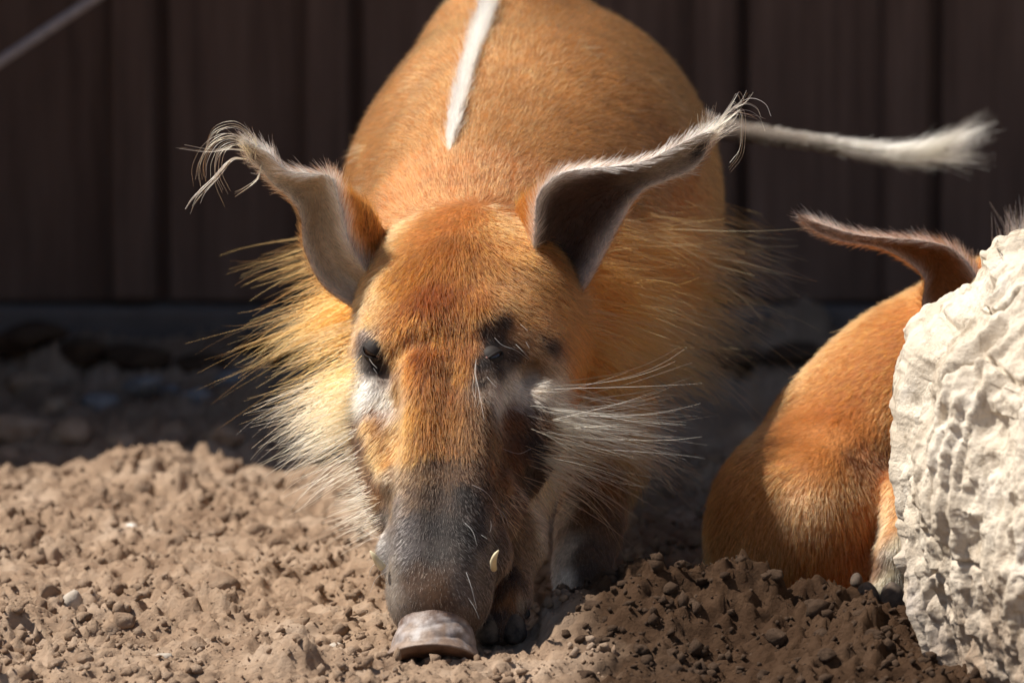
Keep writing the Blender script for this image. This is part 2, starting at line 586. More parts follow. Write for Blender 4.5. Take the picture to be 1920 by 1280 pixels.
def clod(px, py, rpx, mat, label, cat, group=None, sub=3, angular=0.5, squash=0.75, seed=None, name='dirt_clod', sink=0.30, Y=None, rough=0.4):
    # the clod rests where its pixel's line meets the ground
    d = ray(px, py + rpx * 0.35)
    t = 5.0
    for _ in range(400):
        t += 0.01
        p = Vector((0, CAM_Y, CAM_Z)) + d * t
        if p.z < float(ground_base(p.x, p.y)):
            break
    s = rpx * mpp(p.y)
    seed = seed if seed is not None else int(px * 7 + py * 13)
    v, f = stone_verts(sub, (s, s * 0.9, s * squash), seed, angular, rough)
    an = seed * 1.7
    c, sn = math.cos(an), math.sin(an)
    v = np.stack([v[:, 0] * c - v[:, 1] * sn, v[:, 0] * sn + v[:, 1] * c, v[:, 2]], 1)
    zc = float(ground_z(np.array([p.x]), np.array([p.y]))[0])
    loc = (p.x, p.y, zc + s * squash * (0.5 - sink))
    o = mesh_obj(name, v, f, mat)
    o.location = loc
    tag(o, label, cat, group)
    return o

clod(88, 1108, 34, M_CLOD, 'brown angular clod leaning beside a pointed pale stone', 'clod', angular=0.9, squash=0.8)
clod(136, 1132, 27, M_STONE, 'pointed pale grey stone beside a brown angular clod', 'stone', name='stone', angular=0.9, squash=1.15)
clod(366, 1200, 36, M_CLOD, 'large dark clod with a flat pale top on loose soil', 'clod', angular=0.9, squash=0.75)
clod(308, 1216, 21, M_STONE, 'small pale stone lying against the large flat-topped clod', 'stone', name='stone', angular=0.8)
clod(270, 915, 24, M_CLOD, 'rounded lump of dry soil bedded below the crest of the lit bank', 'clod', angular=0.3, squash=0.8)
clod(490, 985, 26, M_CLOD, 'dark clod standing up from the soil behind the cheek whiskers', 'clod', angular=0.8)
clod(40, 1203, 10, M_PEBBLE, 'white rounded pebble beside dark crumbs of soil', 'pebble', name='pebble', angular=0, rough=0.15)
clod(357, 1276, 9, M_PEBBLE, 'white pebble below the large flat-topped clod', 'pebble', name='pebble', angular=0, rough=0.15)
clod(246, 985, 12, M_PEBBLE, 'whitish pebble on the lit soil below the far bank', 'pebble', name='pebble', angular=0.2, rough=0.2)
clod(632, 1190, 20, M_STONE, 'pale flattish stone in crumbly soil near the snout', 'stone', name='stone', angular=0.7, squash=0.5)
for (a, b, r) in [(150, 1050, 34), (250, 1120, 30), (330, 1010, 26), (575, 1120, 34), (420, 1085, 42), (230, 1160, 30), (205, 1185, 26),
                  (550, 1190, 18), (590, 1165, 16), (300, 1115, 16), (480, 1175, 15), (60, 1010, 22), (130, 965, 20), (400, 990, 20), (345, 985, 22),
                  (20, 1240, 22), (160, 1225, 22), (130, 1190, 26), (520, 1020, 22), (640, 1060, 18), (610, 1000, 18), (430, 1215, 14), (250, 1250, 26),
                  (340, 1290, 24), (480, 1255, 18), (560, 1235, 14), (660, 1150, 13), (90, 940, 15), (190, 930, 18), (450, 930, 18), (540, 960, 16)]:
    clod(a, b, r, M_CLOD, 'rough brown soil clod half sunk in the sunlit dug ground', 'clod', 'soil clods on the sunlit dug ground', angular=0.6, sink=0.42, rough=0.6)
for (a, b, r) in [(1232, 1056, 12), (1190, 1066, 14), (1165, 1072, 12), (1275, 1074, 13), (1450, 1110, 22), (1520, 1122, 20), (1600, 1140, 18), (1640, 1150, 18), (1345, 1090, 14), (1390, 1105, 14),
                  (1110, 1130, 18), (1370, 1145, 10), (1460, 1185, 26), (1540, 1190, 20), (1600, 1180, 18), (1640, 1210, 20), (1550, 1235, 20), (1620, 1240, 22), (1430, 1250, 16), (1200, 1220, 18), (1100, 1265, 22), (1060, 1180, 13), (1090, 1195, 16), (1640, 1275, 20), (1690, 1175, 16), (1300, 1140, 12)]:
    clod(a, b, r, M_CLOD_SHADED, 'dark soil clod on the shaded mound before the resting hog', 'clod', 'soil clods on the shaded mound', angular=0.5, sink=0.55, rough=0.6)  # clods darkened to go with the mound's painted shade
for (a, b, r) in [(1210, 900, 20), (1290, 930, 26), (1340, 965, 22), (1240, 960, 18), (1300, 1010, 22), (1230, 1020, 16), (1330, 890, 16), (1200, 985, 14), (1260, 890, 14), (1015, 1010, 14), (1030, 960, 14)]:
    clod(a, b, r, M_CLOD, 'sunlit soil clod in the gap between the two hogs', 'clod', 'soil clods between the hogs', angular=0.5)
# rubble in the shade along the wall
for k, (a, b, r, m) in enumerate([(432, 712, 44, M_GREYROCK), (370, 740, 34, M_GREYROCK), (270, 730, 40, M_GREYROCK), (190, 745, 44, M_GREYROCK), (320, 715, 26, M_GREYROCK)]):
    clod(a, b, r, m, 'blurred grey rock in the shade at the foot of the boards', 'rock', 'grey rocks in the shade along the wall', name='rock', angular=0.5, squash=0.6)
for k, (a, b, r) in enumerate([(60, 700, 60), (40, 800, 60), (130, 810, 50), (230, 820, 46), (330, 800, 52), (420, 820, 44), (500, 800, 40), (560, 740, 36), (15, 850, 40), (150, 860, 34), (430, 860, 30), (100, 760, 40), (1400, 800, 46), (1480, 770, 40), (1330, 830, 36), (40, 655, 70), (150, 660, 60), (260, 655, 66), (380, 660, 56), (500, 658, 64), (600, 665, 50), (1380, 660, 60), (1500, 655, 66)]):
    clod(a, b, r, M_CLOD_SHADED if b < 680 else M_CLOD, 'dark brown heap of earth in the shade behind the lit bank', 'clod', 'earth heaps in the shade by the wall', angular=0.2, squash=0.36 if b < 680 else 0.55, rough=0.7)  # heaps nearest the fence get the soil with shade painted in

# loose crumbs, too many to count
cv, cf, off = [], [], 0
v1, f1 = ico(1)
NC = 26000
cx = rng.uniform(-0.60, 0.60, NC)
cy = -0.38 + 1.65 * rng.random(NC) ** 1.3
cs = 0.0009 + 0.0050 * rng.random(NC) ** 5
cpat = vnoise(np.stack([cx * 14, cy * 14, 0 * cx], 1), 63)
cs = cs * np.clip(0.85 + 0.7 * cpat, 0.45, 1.5)
cz = ground_z(cx, cy)
cshaded = painted_shade(cx, cy) > 0.25 + 0.7 * rng.random(NC)  # crumbs that take the painted shade
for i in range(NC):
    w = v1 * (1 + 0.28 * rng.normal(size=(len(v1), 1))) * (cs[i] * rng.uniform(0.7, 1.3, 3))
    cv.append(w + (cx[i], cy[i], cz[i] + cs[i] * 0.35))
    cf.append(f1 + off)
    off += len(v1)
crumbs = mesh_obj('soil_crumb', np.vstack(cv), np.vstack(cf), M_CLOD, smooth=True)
crumbs.data.materials.append(M_CLOD_SHADED)
crumbs.data.polygons.foreach_set('material_index', np.repeat(cshaded.astype(np.int32), len(f1)))
tag(crumbs, 'loose crumbs of brown soil strewn over the ground', 'soil', kind='stuff')

# ------------------------------------------------------------------ boulder
def build_boulder():
    prof = [(-0.16, 1810), (1280, 1752), (1150, 1716), (1000, 1684), (880, 1664), (760, 1670), (690, 1684), (640, 1704), (590, 1752), (540, 1800), (490, 1818), (462, 1850), (452, 1905)]
    Yb = 0.02
    zs, xl = [], []
    for a, b in prof:
        if a < 5:
            zs.append(a)
            xl.append(pt(b, 1300, Yb).x)
        else:
            p = pt(b + 34, a + 22, Yb)
            zs.append(p.z)
            xl.append(p.x)
    zs, xl = np.array(zs), np.array(xl)
    nz, na = 420, 760
    z = np.linspace(zs[0], zs[-1], nz)
    left = np.interp(z, zs, xl)
    right = 0.80 - 0.20 * ((z - zs[0]) / (zs[-1] - zs[0])) ** 2
    cxm = (left + right) / 2
    hw = (right - left) / 2
    dep = 0.24 * np.sqrt(np.clip(1 - ((z - 0.02) / 0.52) ** 2, 0.05, 1))
    th = np.linspace(0, 2 * math.pi, na, endpoint=False)
    ct, st = np.cos(th), np.sin(th)
    e = 0.5
    sx = np.sign(ct) * np.abs(ct) ** e
    sy = np.sign(st) * np.abs(st) ** e
    X = cxm[:, None] + hw[:, None] * sx[None]
    Yv = Yb + 0.07 + dep[:, None] * sy[None]
    Yv = Yv - 1.45 * (X - left[:, None])
    Z = np.repeat(z[:, None], na, 1)
    # rounded crown
    P = np.stack([X, Yv, Z], -1)
    top = P[-1].mean(0)[None, :2]
    ring = []
    for s in np.linspace(0.94, 0.0, 90):
        q = P[-1].copy()
        q[:, :2] = top + (q[:, :2] - top) * s
        q[:, 2] = z[-1] + 0.016 * (1 - s ** 2)
        ring.append(q)
    P = np.concatenate([P, np.array(ring)], 0)
    nr = P.shape[0]
    du = np.roll(P, -1, 1) - np.roll(P, 1, 1)
    dv = np.gradient(P, axis=0)
    nrm = np.cross(du, dv)
    nrm /= np.linalg.norm(nrm, axis=-1, keepdims=True) + 1e-9
    nrm[-12:] = (0, 0, 1)
    Q = P * np.array([1, 1, 0.62])
    d = 0.012 * fbm(Q * 7 + 3, 4, 61) + 0.009 * fbm(Q * 15, 4, 71, billow=True)
    # upright broken ledges
    led = vnoise(P * np.array([26, 26, 6.0]) + 5, 81) + 0.4 * vnoise(P * np.array([60, 60, 16.0]), 82)
    d = d + 0.0035 * np.floor(led * 3) / 3
    big = vnoise(P * np.array([11, 11, 4.0]) + 2, 84) + 0.35 * vnoise(P * np.array([30, 30, 9.0]), 85)
    sm_ = big * 2.5 - np.floor(big * 2.5)
    d = d + 0.015 * (np.floor(big * 2.5) + np.clip((sm_ - 0.82) / 0.18, 0, 1)) / 2.5
    d = d + 0.0035 * fbm(P * np.array([70, 70, 50.0]), 4, 91)
    d = d + 0.0055 * fbm(P * 40, 4, 93, gain=0.65) - 0.004 * np.abs(vnoise(P * np.array([62, 62, 13.0]), 94))
    pit = vnoise(P * np.array([48, 48, 30.0]), 95)
    d = d - 0.020 * np.clip(pit - 0.30, 0, 1)
    crack = np.abs(vnoise(P * np.array([13, 13, 5.0]) + 9, 97))
    d = d - 0.010 * np.exp(-(crack / 0.025) ** 2)
    P = P + nrm * d[..., None]
    V = P.reshape(-1, 3)
    idx = np.arange(nr * na).reshape(nr, na)
    nxt = np.roll(idx, -1, 1)
    F = np.stack([idx[:-1].ravel(), nxt[:-1].ravel(), nxt[1:].ravel(), idx[1:].ravel()], 1)
    o = mesh_obj('boulder', V, F, M_BOULDER)
    tag(o, 'large pale cream limestone boulder with a broken pitted face', 'boulder')
build_boulder()

# ------------------------------------------------------------------ solid modelling with distance fields
class Field:
    def __init__(self, lo, hi, h):
        self.lo, self.h = np.array(lo, float), h
        self.n = np.ceil((np.array(hi) - self.lo) / h).astype(int) + 1
        self.d = np.full(self.n, 0.2, np.float32)

    def _sub(self, c0, c1):
        a = np.clip(np.floor((c0 - self.lo) / self.h).astype(int), 0, self.n)
        b = np.clip(np.ceil((c1 - self.lo) / self.h).astype(int) + 1, 0, self.n)
        sl = tuple(slice(i, j) for i, j in zip(a, b))
        ax = [self.lo[k] + self.h * np.arange(a[k], b[k]) for k in range(3)]
        return sl, np.meshgrid(*ax, indexing='ij')

    def _merge(self, sl, d, k, op):
        c = self.d[sl]
        if op == 'add':
            h = np.clip(0.5 + 0.5 * (c - d) / k, 0, 1)
            self.d[sl] = c * (1 - h) + d * h - k * h * (1 - h)
        else:
            h = np.clip(0.5 - 0.5 * (c + d) / k, 0, 1)
            self.d[sl] = c * (1 - h) - d * h + k * h * (1 - h)

    def ell(self, c, r, M=None, k=0.03, op='add'):
        """ellipsoid, M rows = its axes"""
        c, r = np.array(c, float), np.array(r, float)
        m = r.max() + k * 1.5 + 0.01
        sl, (X, Y, Z) = self._sub(c - m, c + m)
        if X.size == 0:
            return
        X, Y, Z = X - c[0], Y - c[1], Z - c[2]
        if M is not None:
            X, Y, Z = (M[i][0] * X + M[i][1] * Y + M[i][2] * Z for i in range(3))
        k0 = np.sqrt((X / r[0]) ** 2 + (Y / r[1]) ** 2 + (Z / r[2]) ** 2)
        k1 = np.sqrt((X / r[0] ** 2) ** 2 + (Y / r[1] ** 2) ** 2 + (Z / r[2] ** 2) ** 2)
        d = k0 * (k0 - 1) / (k1 + 1e-6)
        self._merge(sl, d.astype(np.float32), k, op)

    def cone(self, a, b, ra, rb, k=0.02):
        a, b = np.array(a, float), np.array(b, float)
        m = max(ra, rb) + k * 1.5 + 0.01
        sl, (X, Y, Z) = self._sub(np.minimum(a, b) - m, np.maximum(a, b) + m)
        if X.size == 0:
            return
        ab = b - a
        t = np.clip(((X - a[0]) * ab[0] + (Y - a[1]) * ab[1] + (Z - a[2]) * ab[2]) / (ab @ ab), 0, 1)
        d = np.sqrt((X - a[0] - t * ab[0]) ** 2 + (Y - a[1] - t * ab[1]) ** 2 + (Z - a[2] - t * ab[2]) ** 2) - (ra + (rb - ra) * t)
        self._merge(sl, d.astype(np.float32), k, 'add')

    def chain(self, nodes, k=0.02):
        for (a, ra), (b, rb) in zip(nodes[:-1], nodes[1:]):
            self.cone(a, b, ra, rb, k)

    def mesh(self, smooth=2):
        d, h = self.d, self.h
        ins = d < 0
        nx, ny, nz = d.shape
        acc = np.zeros((nx - 1, ny - 1, nz - 1, 3), np.float32)
        cnt = np.zeros((nx - 1, ny - 1, nz - 1), np.float32)
        edges = []
        for ax in range(3):
            s0 = [slice(None)] * 3
            s1 = [slice(None)] * 3
            s0[ax], s1[ax] = slice(0, -1), slice(1, None)
            a, b = d[tuple(s0)], d[tuple(s1)]
            I = np.argwhere((a < 0) != (b < 0))
            va, vb = a[tuple(I.T)], b[tuple(I.T)]
            t = va / (va - vb)
            P = I.astype(np.float32)
            P[:, ax] += t
            o1, o2 = [k for k in range(3) if k != ax]
            ok = (I[:, o1] > 0) & (I[:, o1] < d.shape[o1] - 1) & (I[:, o2] > 0) & (I[:, o2] < d.shape[o2] - 1)
            I, P, va = I[ok], P[ok], va[ok]
            for e1 in (0, -1):
                for e2 in (0, -1):
                    J = I.copy()
                    J[:, o1] += e1
                    J[:, o2] += e2
                    np.add.at(acc, tuple(J.T), P)
                    np.add.at(cnt, tuple(J.T), 1)
            edges.append((ax, o1, o2, I, va < 0))
        on = cnt > 0
        vid = np.full(cnt.shape, -1, np.int64)
        vid[on] = np.arange(on.sum())
        V = self.lo + h * (acc[on] / cnt[on][:, None])
        F = []
        for ax, o1, o2, I, neg in edges:
            q = []
            for e1, e2 in ((-1, -1), (0, -1), (0, 0), (-1, 0)):
                J = I.copy()
                J[:, o1] += e1
                J[:, o2] += e2
                q.append(vid[tuple(J.T)])
            q = np.stack(q, 1)
            flip = neg if ax != 1 else ~neg
            q[~flip] = q[~flip][:, ::-1]
            F.append(q)
        F = np.vstack(F)
        F = F[(F >= 0).all(1)]
        for _ in range(smooth):
            s = np.zeros_like(V)
            c = np.zeros(len(V))
            for k in range(4):
                a, b = F[:, k], F[:, (k + 1) % 4]
                np.add.at(s, a, V[b])
                np.add.at(s, b, V[a])
                np.add.at(c, a, 1)
                np.add.at(c, b, 1)
            V = 0.5 * V + 0.5 * s / np.maximum(c, 1)[:, None]
        return V, F

def vert_normals(V, F):
    a, b, c, d = (V[F[:, k]] for k in range(4))
    n = np.cross(c - a, d - b)
    N = np.zeros_like(V)
    for k in range(4):
        np.add.at(N, F[:, k], n)
    return N / (np.linalg.norm(N, axis=1, keepdims=True) + 1e-12)

def norm(v):
    return v / (np.linalg.norm(v, axis=-1, keepdims=True) + 1e-9)

# ------------------------------------------------------------------ hair
def curves_obj(name, P, rad, cols, parent, taper=0.75):
    """P: (n hairs, k points, 3)"""
    n, k, _ = P.shape
    hc = bpy.data.hair_curves.new(name)
    hc.add_curves([k] * n)
    hc.position_data.foreach_set('vector', P.astype(np.float32).ravel())
    prof = (1 - taper * np.linspace(0, 1, k) ** 1.5)[None] * np.broadcast_to(np.asarray(rad, float), (n,))[:, None]
    at = hc.attributes.get('radius') or hc.attributes.new('radius', 'FLOAT', 'POINT')
    at.data.foreach_set('value', prof.astype(np.float32).ravel())
    ca = hc.attributes.new('coat_colour', 'FLOAT_COLOR', 'CURVE')
    c = np.ones((n, 4), np.float32)
    c[:, :3] = np.clip(cols, 0.002, 0.95)
    ca.data.foreach_set('color', c.ravel())
    hc.materials.append(M_FUR)
    o = bpy.data.objects.new(name, hc)
    COL.objects.link(o)
    if parent is not None:
        o.parent = parent
        o.matrix_parent_inverse = parent.matrix_basis.inverted()
    return o

def sample(V, F, n, dens):
    a, b, c, d = (V[F[:, k]] for k in range(4))
    area = 0.5 * np.linalg.norm(np.cross(c - a, d - b), axis=1)
    w = area * dens[F].mean(1)
    w /= w.sum()
    f = rng.choice(len(F), n, p=w)
    u, v = rng.random((n, 1)), rng.random((n, 1))
    W = np.concatenate([(1 - u) * (1 - v), u * (1 - v), u * v, (1 - u) * v], 1)
    idx = F[f]
    return lambda A: np.einsum('nk,nk...->n...', W, A[idx])

def grow(p, N, T, L, lift, k=5, bend=0.5, droop=0.0, wild=0.15, clump=0.0, csize=0.008, seed=1):
    """strands leaving the skin at p; T flow, N normal, L length, lift in radians"""
    n = len(p)
    jit = wild * rng.normal(size=(n, 3))
    q = p / csize
    coh = np.stack([vnoise(q, seed + s) for s in (1, 2, 3)], 1)
    T = norm(T + jit + clump * coh)
    T = norm(T - N * (T * N).sum(1, keepdims=True))
    d = norm(T * np.cos(lift)[:, None] + N * np.sin(lift)[:, None])
    out = [p - N * 0.001]
    cur = out[0]
    step = (L / (k - 1))[:, None]
    g = np.array([0, 0, -1.0])
    curl = rng.normal(size=(n, 3)) * 0.10
    for i in range(k - 1):
        cur = cur + d * step
        out.append(cur)
        tt = bend / (k - 1)
        d = norm(d * (1 - tt) + (T + 0.10 * N) * tt + g * (droop / (k - 1)) + curl * wild)
    return np.stack(out, 1)

def shade(cols, n, amt=0.22):
    f = np.exp(rng.normal(size=(n, 1)) * amt)
    hue = 1 + rng.normal(size=(n, 3)) * 0.05
    return np.clip(cols * f * hue, 0.002, 0.95)

class Paint:
    """marks laid on the skin: colour, flow, length at points found where a photo line meets the body"""
    def __init__(self, bvh):
        self.bvh = bvh
        self.P, self.C, self.T, self.L, self.S = [], [], [], [], []
        self.lost = 0

    def hit(self, x, y):
        r = self.bvh.ray_cast(Vector((0, CAM_Y, CAM_Z)), ray(x, y).normalized())
        return r

    def mark(self, x, y, col, L, dx=0, dy=1, s=1.0):
        p, n, i, dd = self.hit(x, y)
        if p is None:
            self.lost += 1
            return
        t = Vector((dx, 0, -dy)).normalized()
        t = t - n * t.dot(n)
        self.add(p, col, L, t.normalized(), s)

    def add(self, p, col, L, t, s=1.0):
        self.P.append(tuple(p))
        self.C.append(lin(col))
        self.T.append(tuple(t))
        self.L.append(L)
        self.S.append(s)

    def solve(self, V, power=5, jitter=0.006):
        P = np.array(self.P)
        W = V + jitter * np.stack([fbm(V * 60, 3, s) for s in (101, 111, 121)], 1)
        C, T, L, S = np.array(self.C), np.array(self.T), np.array(self.L), np.array(self.S)
        oc, ot, ol = np.zeros((len(V), 3)), np.zeros((len(V), 3)), np.zeros(len(V))
        for a in range(0, len(V), 20000):
            d = np.linalg.norm(W[a:a + 20000, None] - P[None], axis=2) / S[None]
            w = 1 / (d + 0.004) ** power
            w /= w.sum(1, keepdims=True)
            oc[a:a + 20000] = w @ C
            ol[a:a + 20000] = w @ L
            w2 = 1 / (d + 0.012) ** 3
            w2 /= w2.sum(1, keepdims=True)
            ot[a:a + 20000] = w2 @ T
        return oc, norm(ot), ol

# ------------------------------------------------------------------ the rooting hog: solid body
ORANGE, GOLD, CREAM, WHITE = (184, 120, 62), (190, 108, 46), (214, 182, 138), (232, 218, 200)
FORE, DARK, GREY, LITE = (152, 76, 22), (44, 32, 26), (84, 78, 75), (194, 120, 62)
A3 = lambda v: np.array(v[:], float)

NOSE, POLL = pt(806, 1150, -0.005), pt(874, 395, 0.24)
ha = (POLL - NOSE)
HL = ha.length
ha.normalize()
hs = Vector((0, 0, 1)).cross(Vector((-ha.x, -ha.y, 0))).normalized()
if hs.x < 0:
    hs = -hs
hs = (hs - ha * hs.dot(ha)).normalized()
hn = ha.cross(hs).normalized()
if hn.y > 0:
    hn = -hn
HM = [tuple(hs), tuple(ha), tuple(hn)]           # side, along the face, out of the face

def hp(t, w, d):
    """head point: t along the face (0 nose, 1 poll), w to its left side, d out of the face plane"""
    return NOSE + ha * (t * HL) + hs * w + hn * d

fd = Field((-0.32, -0.10, -0.03), (0.36, 1.42, 0.66), 0.005)
# torso
for (px, py, Y, rx, ry, rz, k) in [
        (985, 425, 0.74, 0.182, 0.24, 0.200, 0.05),
        (1010, 380, 0.93, 0.184, 0.26, 0.205, 0.06),
        (1085, 400, 1.14, 0.145, 0.20, 0.180, 0.06),
        (935, 520, 0.55, 0.150, 0.20, 0.165, 0.06),
        (890, 560, 0.40, 0.118, 0.17, 0.120, 0.06)]:
    fd.ell(pt(px, py, Y), (rx, ry, rz), k=k)
# spine ridge
rid = [pt(862, 330, 0.42), pt(852, 245, 0.55), pt(880, 120, 0.70), pt(925, 8, 0.86), pt(985, -25, 1.02), pt(1070, 40, 1.2)]
fd.chain([(A3(p) - (0, 0, 0.035), 0.036) for p in rid], 0.06)
# skull, brow, snout
fd.ell(hp(0.80, 0.0, -0.088), (0.092, 0.115, 0.084), HM, 0.03)
fd.ell(hp(0.66, 0.0, -0.060), (0.066, 0.10, 0.055), HM, 0.03)
snout = [(0.155, 0.0425, 0.038, .05), (0.24, 0.047, 0.043, .05), (0.36, 0.053, 0.050, .05), (0.48, 0.060, 0.058, .05), (0.095, 0.0455, 0.040, .046)]
for t, w, dd, al in snout:
    fd.ell(hp(t, 0, -dd - 0.004), (w, al, dd), HM, 0.02)
for sgn in (-1, 1):
    fd.ell(hp(0.60, sgn * 0.062, -0.068), (0.033, 0.070, 0.046), HM, 0.022)        # cheek bone
    fd.cone(hp(0.74, sgn * 0.030, -0.020), hp(0.70, sgn * 0.068, -0.036), 0.024, 0.022, 0.02)  # brow
    fd.chain([(hp(0.21, sgn * 0.016, -0.056), 0.018), (hp(0.36, sgn * 0.028, -0.078), 0.027), (hp(0.62, sgn * 0.046, -0.105), 0.040)], 0.025)
    fd.ell(hp(0.21, sgn * 0.048, -0.052), (0.013, 0.022, 0.016), HM, 0.012)          # lip over the tusk
    fd.ell(hp(0.645, sgn * 0.066, -0.030), (0.012, 0.016, 0.010), HM, 0.010, op='cut')
    fd.ell(hp(0.375, sgn * 0.053, -0.030), (0.009, 0.014, 0.012), HM, 0.008)         # wart
for sgn in (-1, 1):
    fd.ell(hp(0.80, sgn * 0.048, -0.085), (0.056, 0.085, 0.066), HM, 0.03)         # temples that carry the ears
for sgn in (-1, 1):
    fd.cone(hp(0.14, sgn * 0.018, -0.022), hp(0.62, sgn * 0.024, -0.022), 0.0225, 0.025, 0.010)   # bridge of the snout
    fd.ell(hp(0.47, sgn * 0.066, -0.016), (0.020, 0.055, 0.020), HM, 0.016, op='cut')               # hollow below the eye
# jowls and neck sides under the ruff
fd.ell(pt(705, 770, 0.25), (0.030, 0.06, 0.060), k=0.03)
fd.ell(pt(1002, 805, 0.285), (0.026, 0.055, 0.048), k=0.03)
fd.ell(pt(962, 860, 0.21), (0.024, 0.04, 0.036), k=0.025)
fd.ell(pt(722, 900, 0.17), (0.018, 0.04, 0.045), k=0.025)
fd.ell(pt(880, 690, 0.35), (0.088, 0.09, 0.080), k=0.04)
# legs
legA = [(pt(930, 790, 0.38), 0.050), (pt(962, 915, 0.28), 0.030), (pt(960, 1020, 0.19), 0.0255), (pt(948, 1110, 0.14), 0.0185), (pt(940, 1180, 0.115), 0.0205)]
legB = [(pt(1110, 760, 0.52), 0.055), (pt(1130, 860, 0.45), 0.036), (pt(1105, 990, 0.39), 0.027), (pt(1092, 1060, 0.36), 0.0235), (pt(1086, 1100, 0.345), 0.024)]
gA = float(ground_base(legA[-1][0].x, legA[-1][0].y))
fd.chain([(A3(p), r) for p, r in legA], 0.02)
fd.chain([(A3(p), r) for p, r in legB], 0.02)
for bx, by in ((-0.055, 1.12), (0.115, 1.16)):
    fd.chain([((bx, by + 0.02, 0.27), 0.085), ((bx, by - 0.03, 0.20), 0.055), ((bx, by + 0.03, 0.13), 0.030), ((bx, by, 0.05), 0.022)], 0.03)
# tail, streaming to the right
tail_px = [(1225, 205, 1.26), (1300, 228, 1.27), (1345, 240, 1.25), (1450, 256, 1.20), (1560, 272, 1.16), (1670, 288, 1.13), (1775, 284, 1.10)]
tail_r = [0.020, 0.0145, 0.0115, 0.0095, 0.0080, 0.0065, 0.0045]
V, F = fd.mesh(2)
# a tail thinner than the field's grid is swept instead
bvh = BVHTree.FromPolygons([tuple(v) for v in V], [tuple(f) for f in F])
tp = spline([A3(pt(*q)) for q in tail_px], 40)
tr = np.interp(np.linspace(0, 1, 40), np.linspace(0, 1, 7), tail_r)
tv, tf = tube_mesh([tuple(p) for p in tp], list(tr), 12, cap=False)
tv = np.array([v[:] for v in tv])
tf = np.array(tf)
NB = len(V)

# ------------------------------------------------------------------ ears (cupped leaf with a rolled rim)
def ear_mesh(sections, tip, nt=44, nu=40, back_off=0.075):
    """sections: rows of (lower edge, rim, back) each (px, py, Y) and cup depth"""
    rows = []
    for Lq, Uq, Bq, cup in sections:
        Lp, Up, Bp = (A3(pt(q[0], q[1], q[2] + back_off)) for q in (Lq, Uq, Bq))
        inner = (Lp + Up) / 2 + np.array([0, cup, 0])
        back = (Lp + Bp) / 2 + np.array([0, cup + 0.014, 0])
        wid = np.linalg.norm(Up - Lp)
        ring = [Lp, (Lp * 0.72 + Up * 0.28) + (0, cup * 0.75, 0), inner, (Lp * 0.28 + Up * 0.72) + (0, cup * 0.7, 0), Up,
                Up * 0.6 + Bp * 0.4 + (0, 0.004, 0.002), Bp, back, Lp + np.array([0, 0.007, 0])]
        rows.append(np.array(ring))
    tipp = A3(pt(tip[0], tip[1], tip[2] + back_off))
    rows.append(np.array([tipp + (r - rows[-1].mean(0)) * 0.12 for r in rows[-1]]))
    rows = np.array(rows)
    m = rows.shape[1]
    long = np.stack([spline(rows[:, j], nt) for j in range(m)], 1)
    out = []
    for i in range(nt):
        r = long[i]
        Q = np.vstack([r[-1], r, r[0], r[1]])
        u = np.linspace(0, m, nu, endpoint=False)
        k = u.astype(int)
        f = (u - k)[:, None]
        a, b, c, d = Q[k], Q[k + 1], Q[k + 2], Q[np.minimum(k + 3, len(Q) - 1)]
        out.append(0.5 * ((2 * b) + (-a + c) * f + (2 * a - 5 * b + 4 * c - d) * f ** 2 + (-a + 3 * b - 3 * c + d) * f ** 3))
    out = np.array(out)
    EV = out.reshape(-1, 3)
    idx = np.arange(nt * nu).reshape(nt, nu)
    nxt = np.roll(idx, -1, 1)
    EF = np.stack([idx[:-1].ravel(), nxt[:-1].ravel(), nxt[1:].ravel(), idx[1:].ravel()], 1)
    u = np.tile(np.linspace(0, 9, nu, endpoint=False), nt)
    t = np.repeat(np.linspace(0, 1, nt), nu)
    flow = norm(np.gradient(out, axis=0)).reshape(-1, 3)
    # orientation: normals away from the ring centre
    cen = out.mean(1, keepdims=True).repeat(nu, 1).reshape(-1, 3)
    N = vert_normals(EV, EF)
    if ((EV - cen) * N).sum() < 0:
        EF = EF[:, ::-1]
    return EV, EF, u, t, flow

earL = ear_mesh([
    ((665, 575, 0.235), (705, 530, 0.225), (720, 430, 0.27), 0.012),
    ((606, 528, 0.230), (658, 465, 0.200), (697, 392, 0.27), 0.026),
    ((574, 462, 0.225), (641, 400, 0.195), (682, 380, 0.265), 0.030),
    ((567, 408, 0.220), (622, 335, 0.190), (646, 362, 0.25), 0.028),
    ((549, 376, 0.215), (580, 326, 0.190), (588, 345, 0.23), 0.020),
    ((515, 347, 0.210), (535, 318, 0.190), (535, 334, 0.215), 0.010),
    ((487, 315, 0.205), (508, 290, 0.190), (502, 305, 0.21), 0.007),
    ((466, 295, 0.200), (485, 276, 0.190), (478, 286, 0.205), 0.005)], (457, 262, 0.19), back_off=0.06)
earR = ear_mesh([
    ((1050, 572, 0.240), (1000, 470, 0.215), (965, 400, 0.27), 0.020),
    ((1072, 560, 0.230), (1005, 410, 0.200), (975, 378, 0.27), 0.034),
    ((1100, 525, 0.225), (1010, 368, 0.195), (1002, 362, 0.26), 0.040),
    ((1130, 472, 0.222), (1040, 332, 0.190), (1050, 345, 0.25), 0.036),
    ((1162, 415, 0.220), (1095, 317, 0.190), (1100, 330, 0.24), 0.026),
    ((1200, 362, 0.215), (1160, 312, 0.190), (1160, 325, 0.225), 0.014),
    ((1248, 340, 0.210), (1215, 300, 0.190), (1218, 312, 0.215), 0.009),
    ((1292, 322, 0.205), (1268, 274, 0.188), (1270, 288, 0.21), 0.009),
    ((1318, 296, 0.200), (1308, 254, 0.186), (1306, 264, 0.205), 0.007)], (1338, 246, 0.19), back_off=0.03)

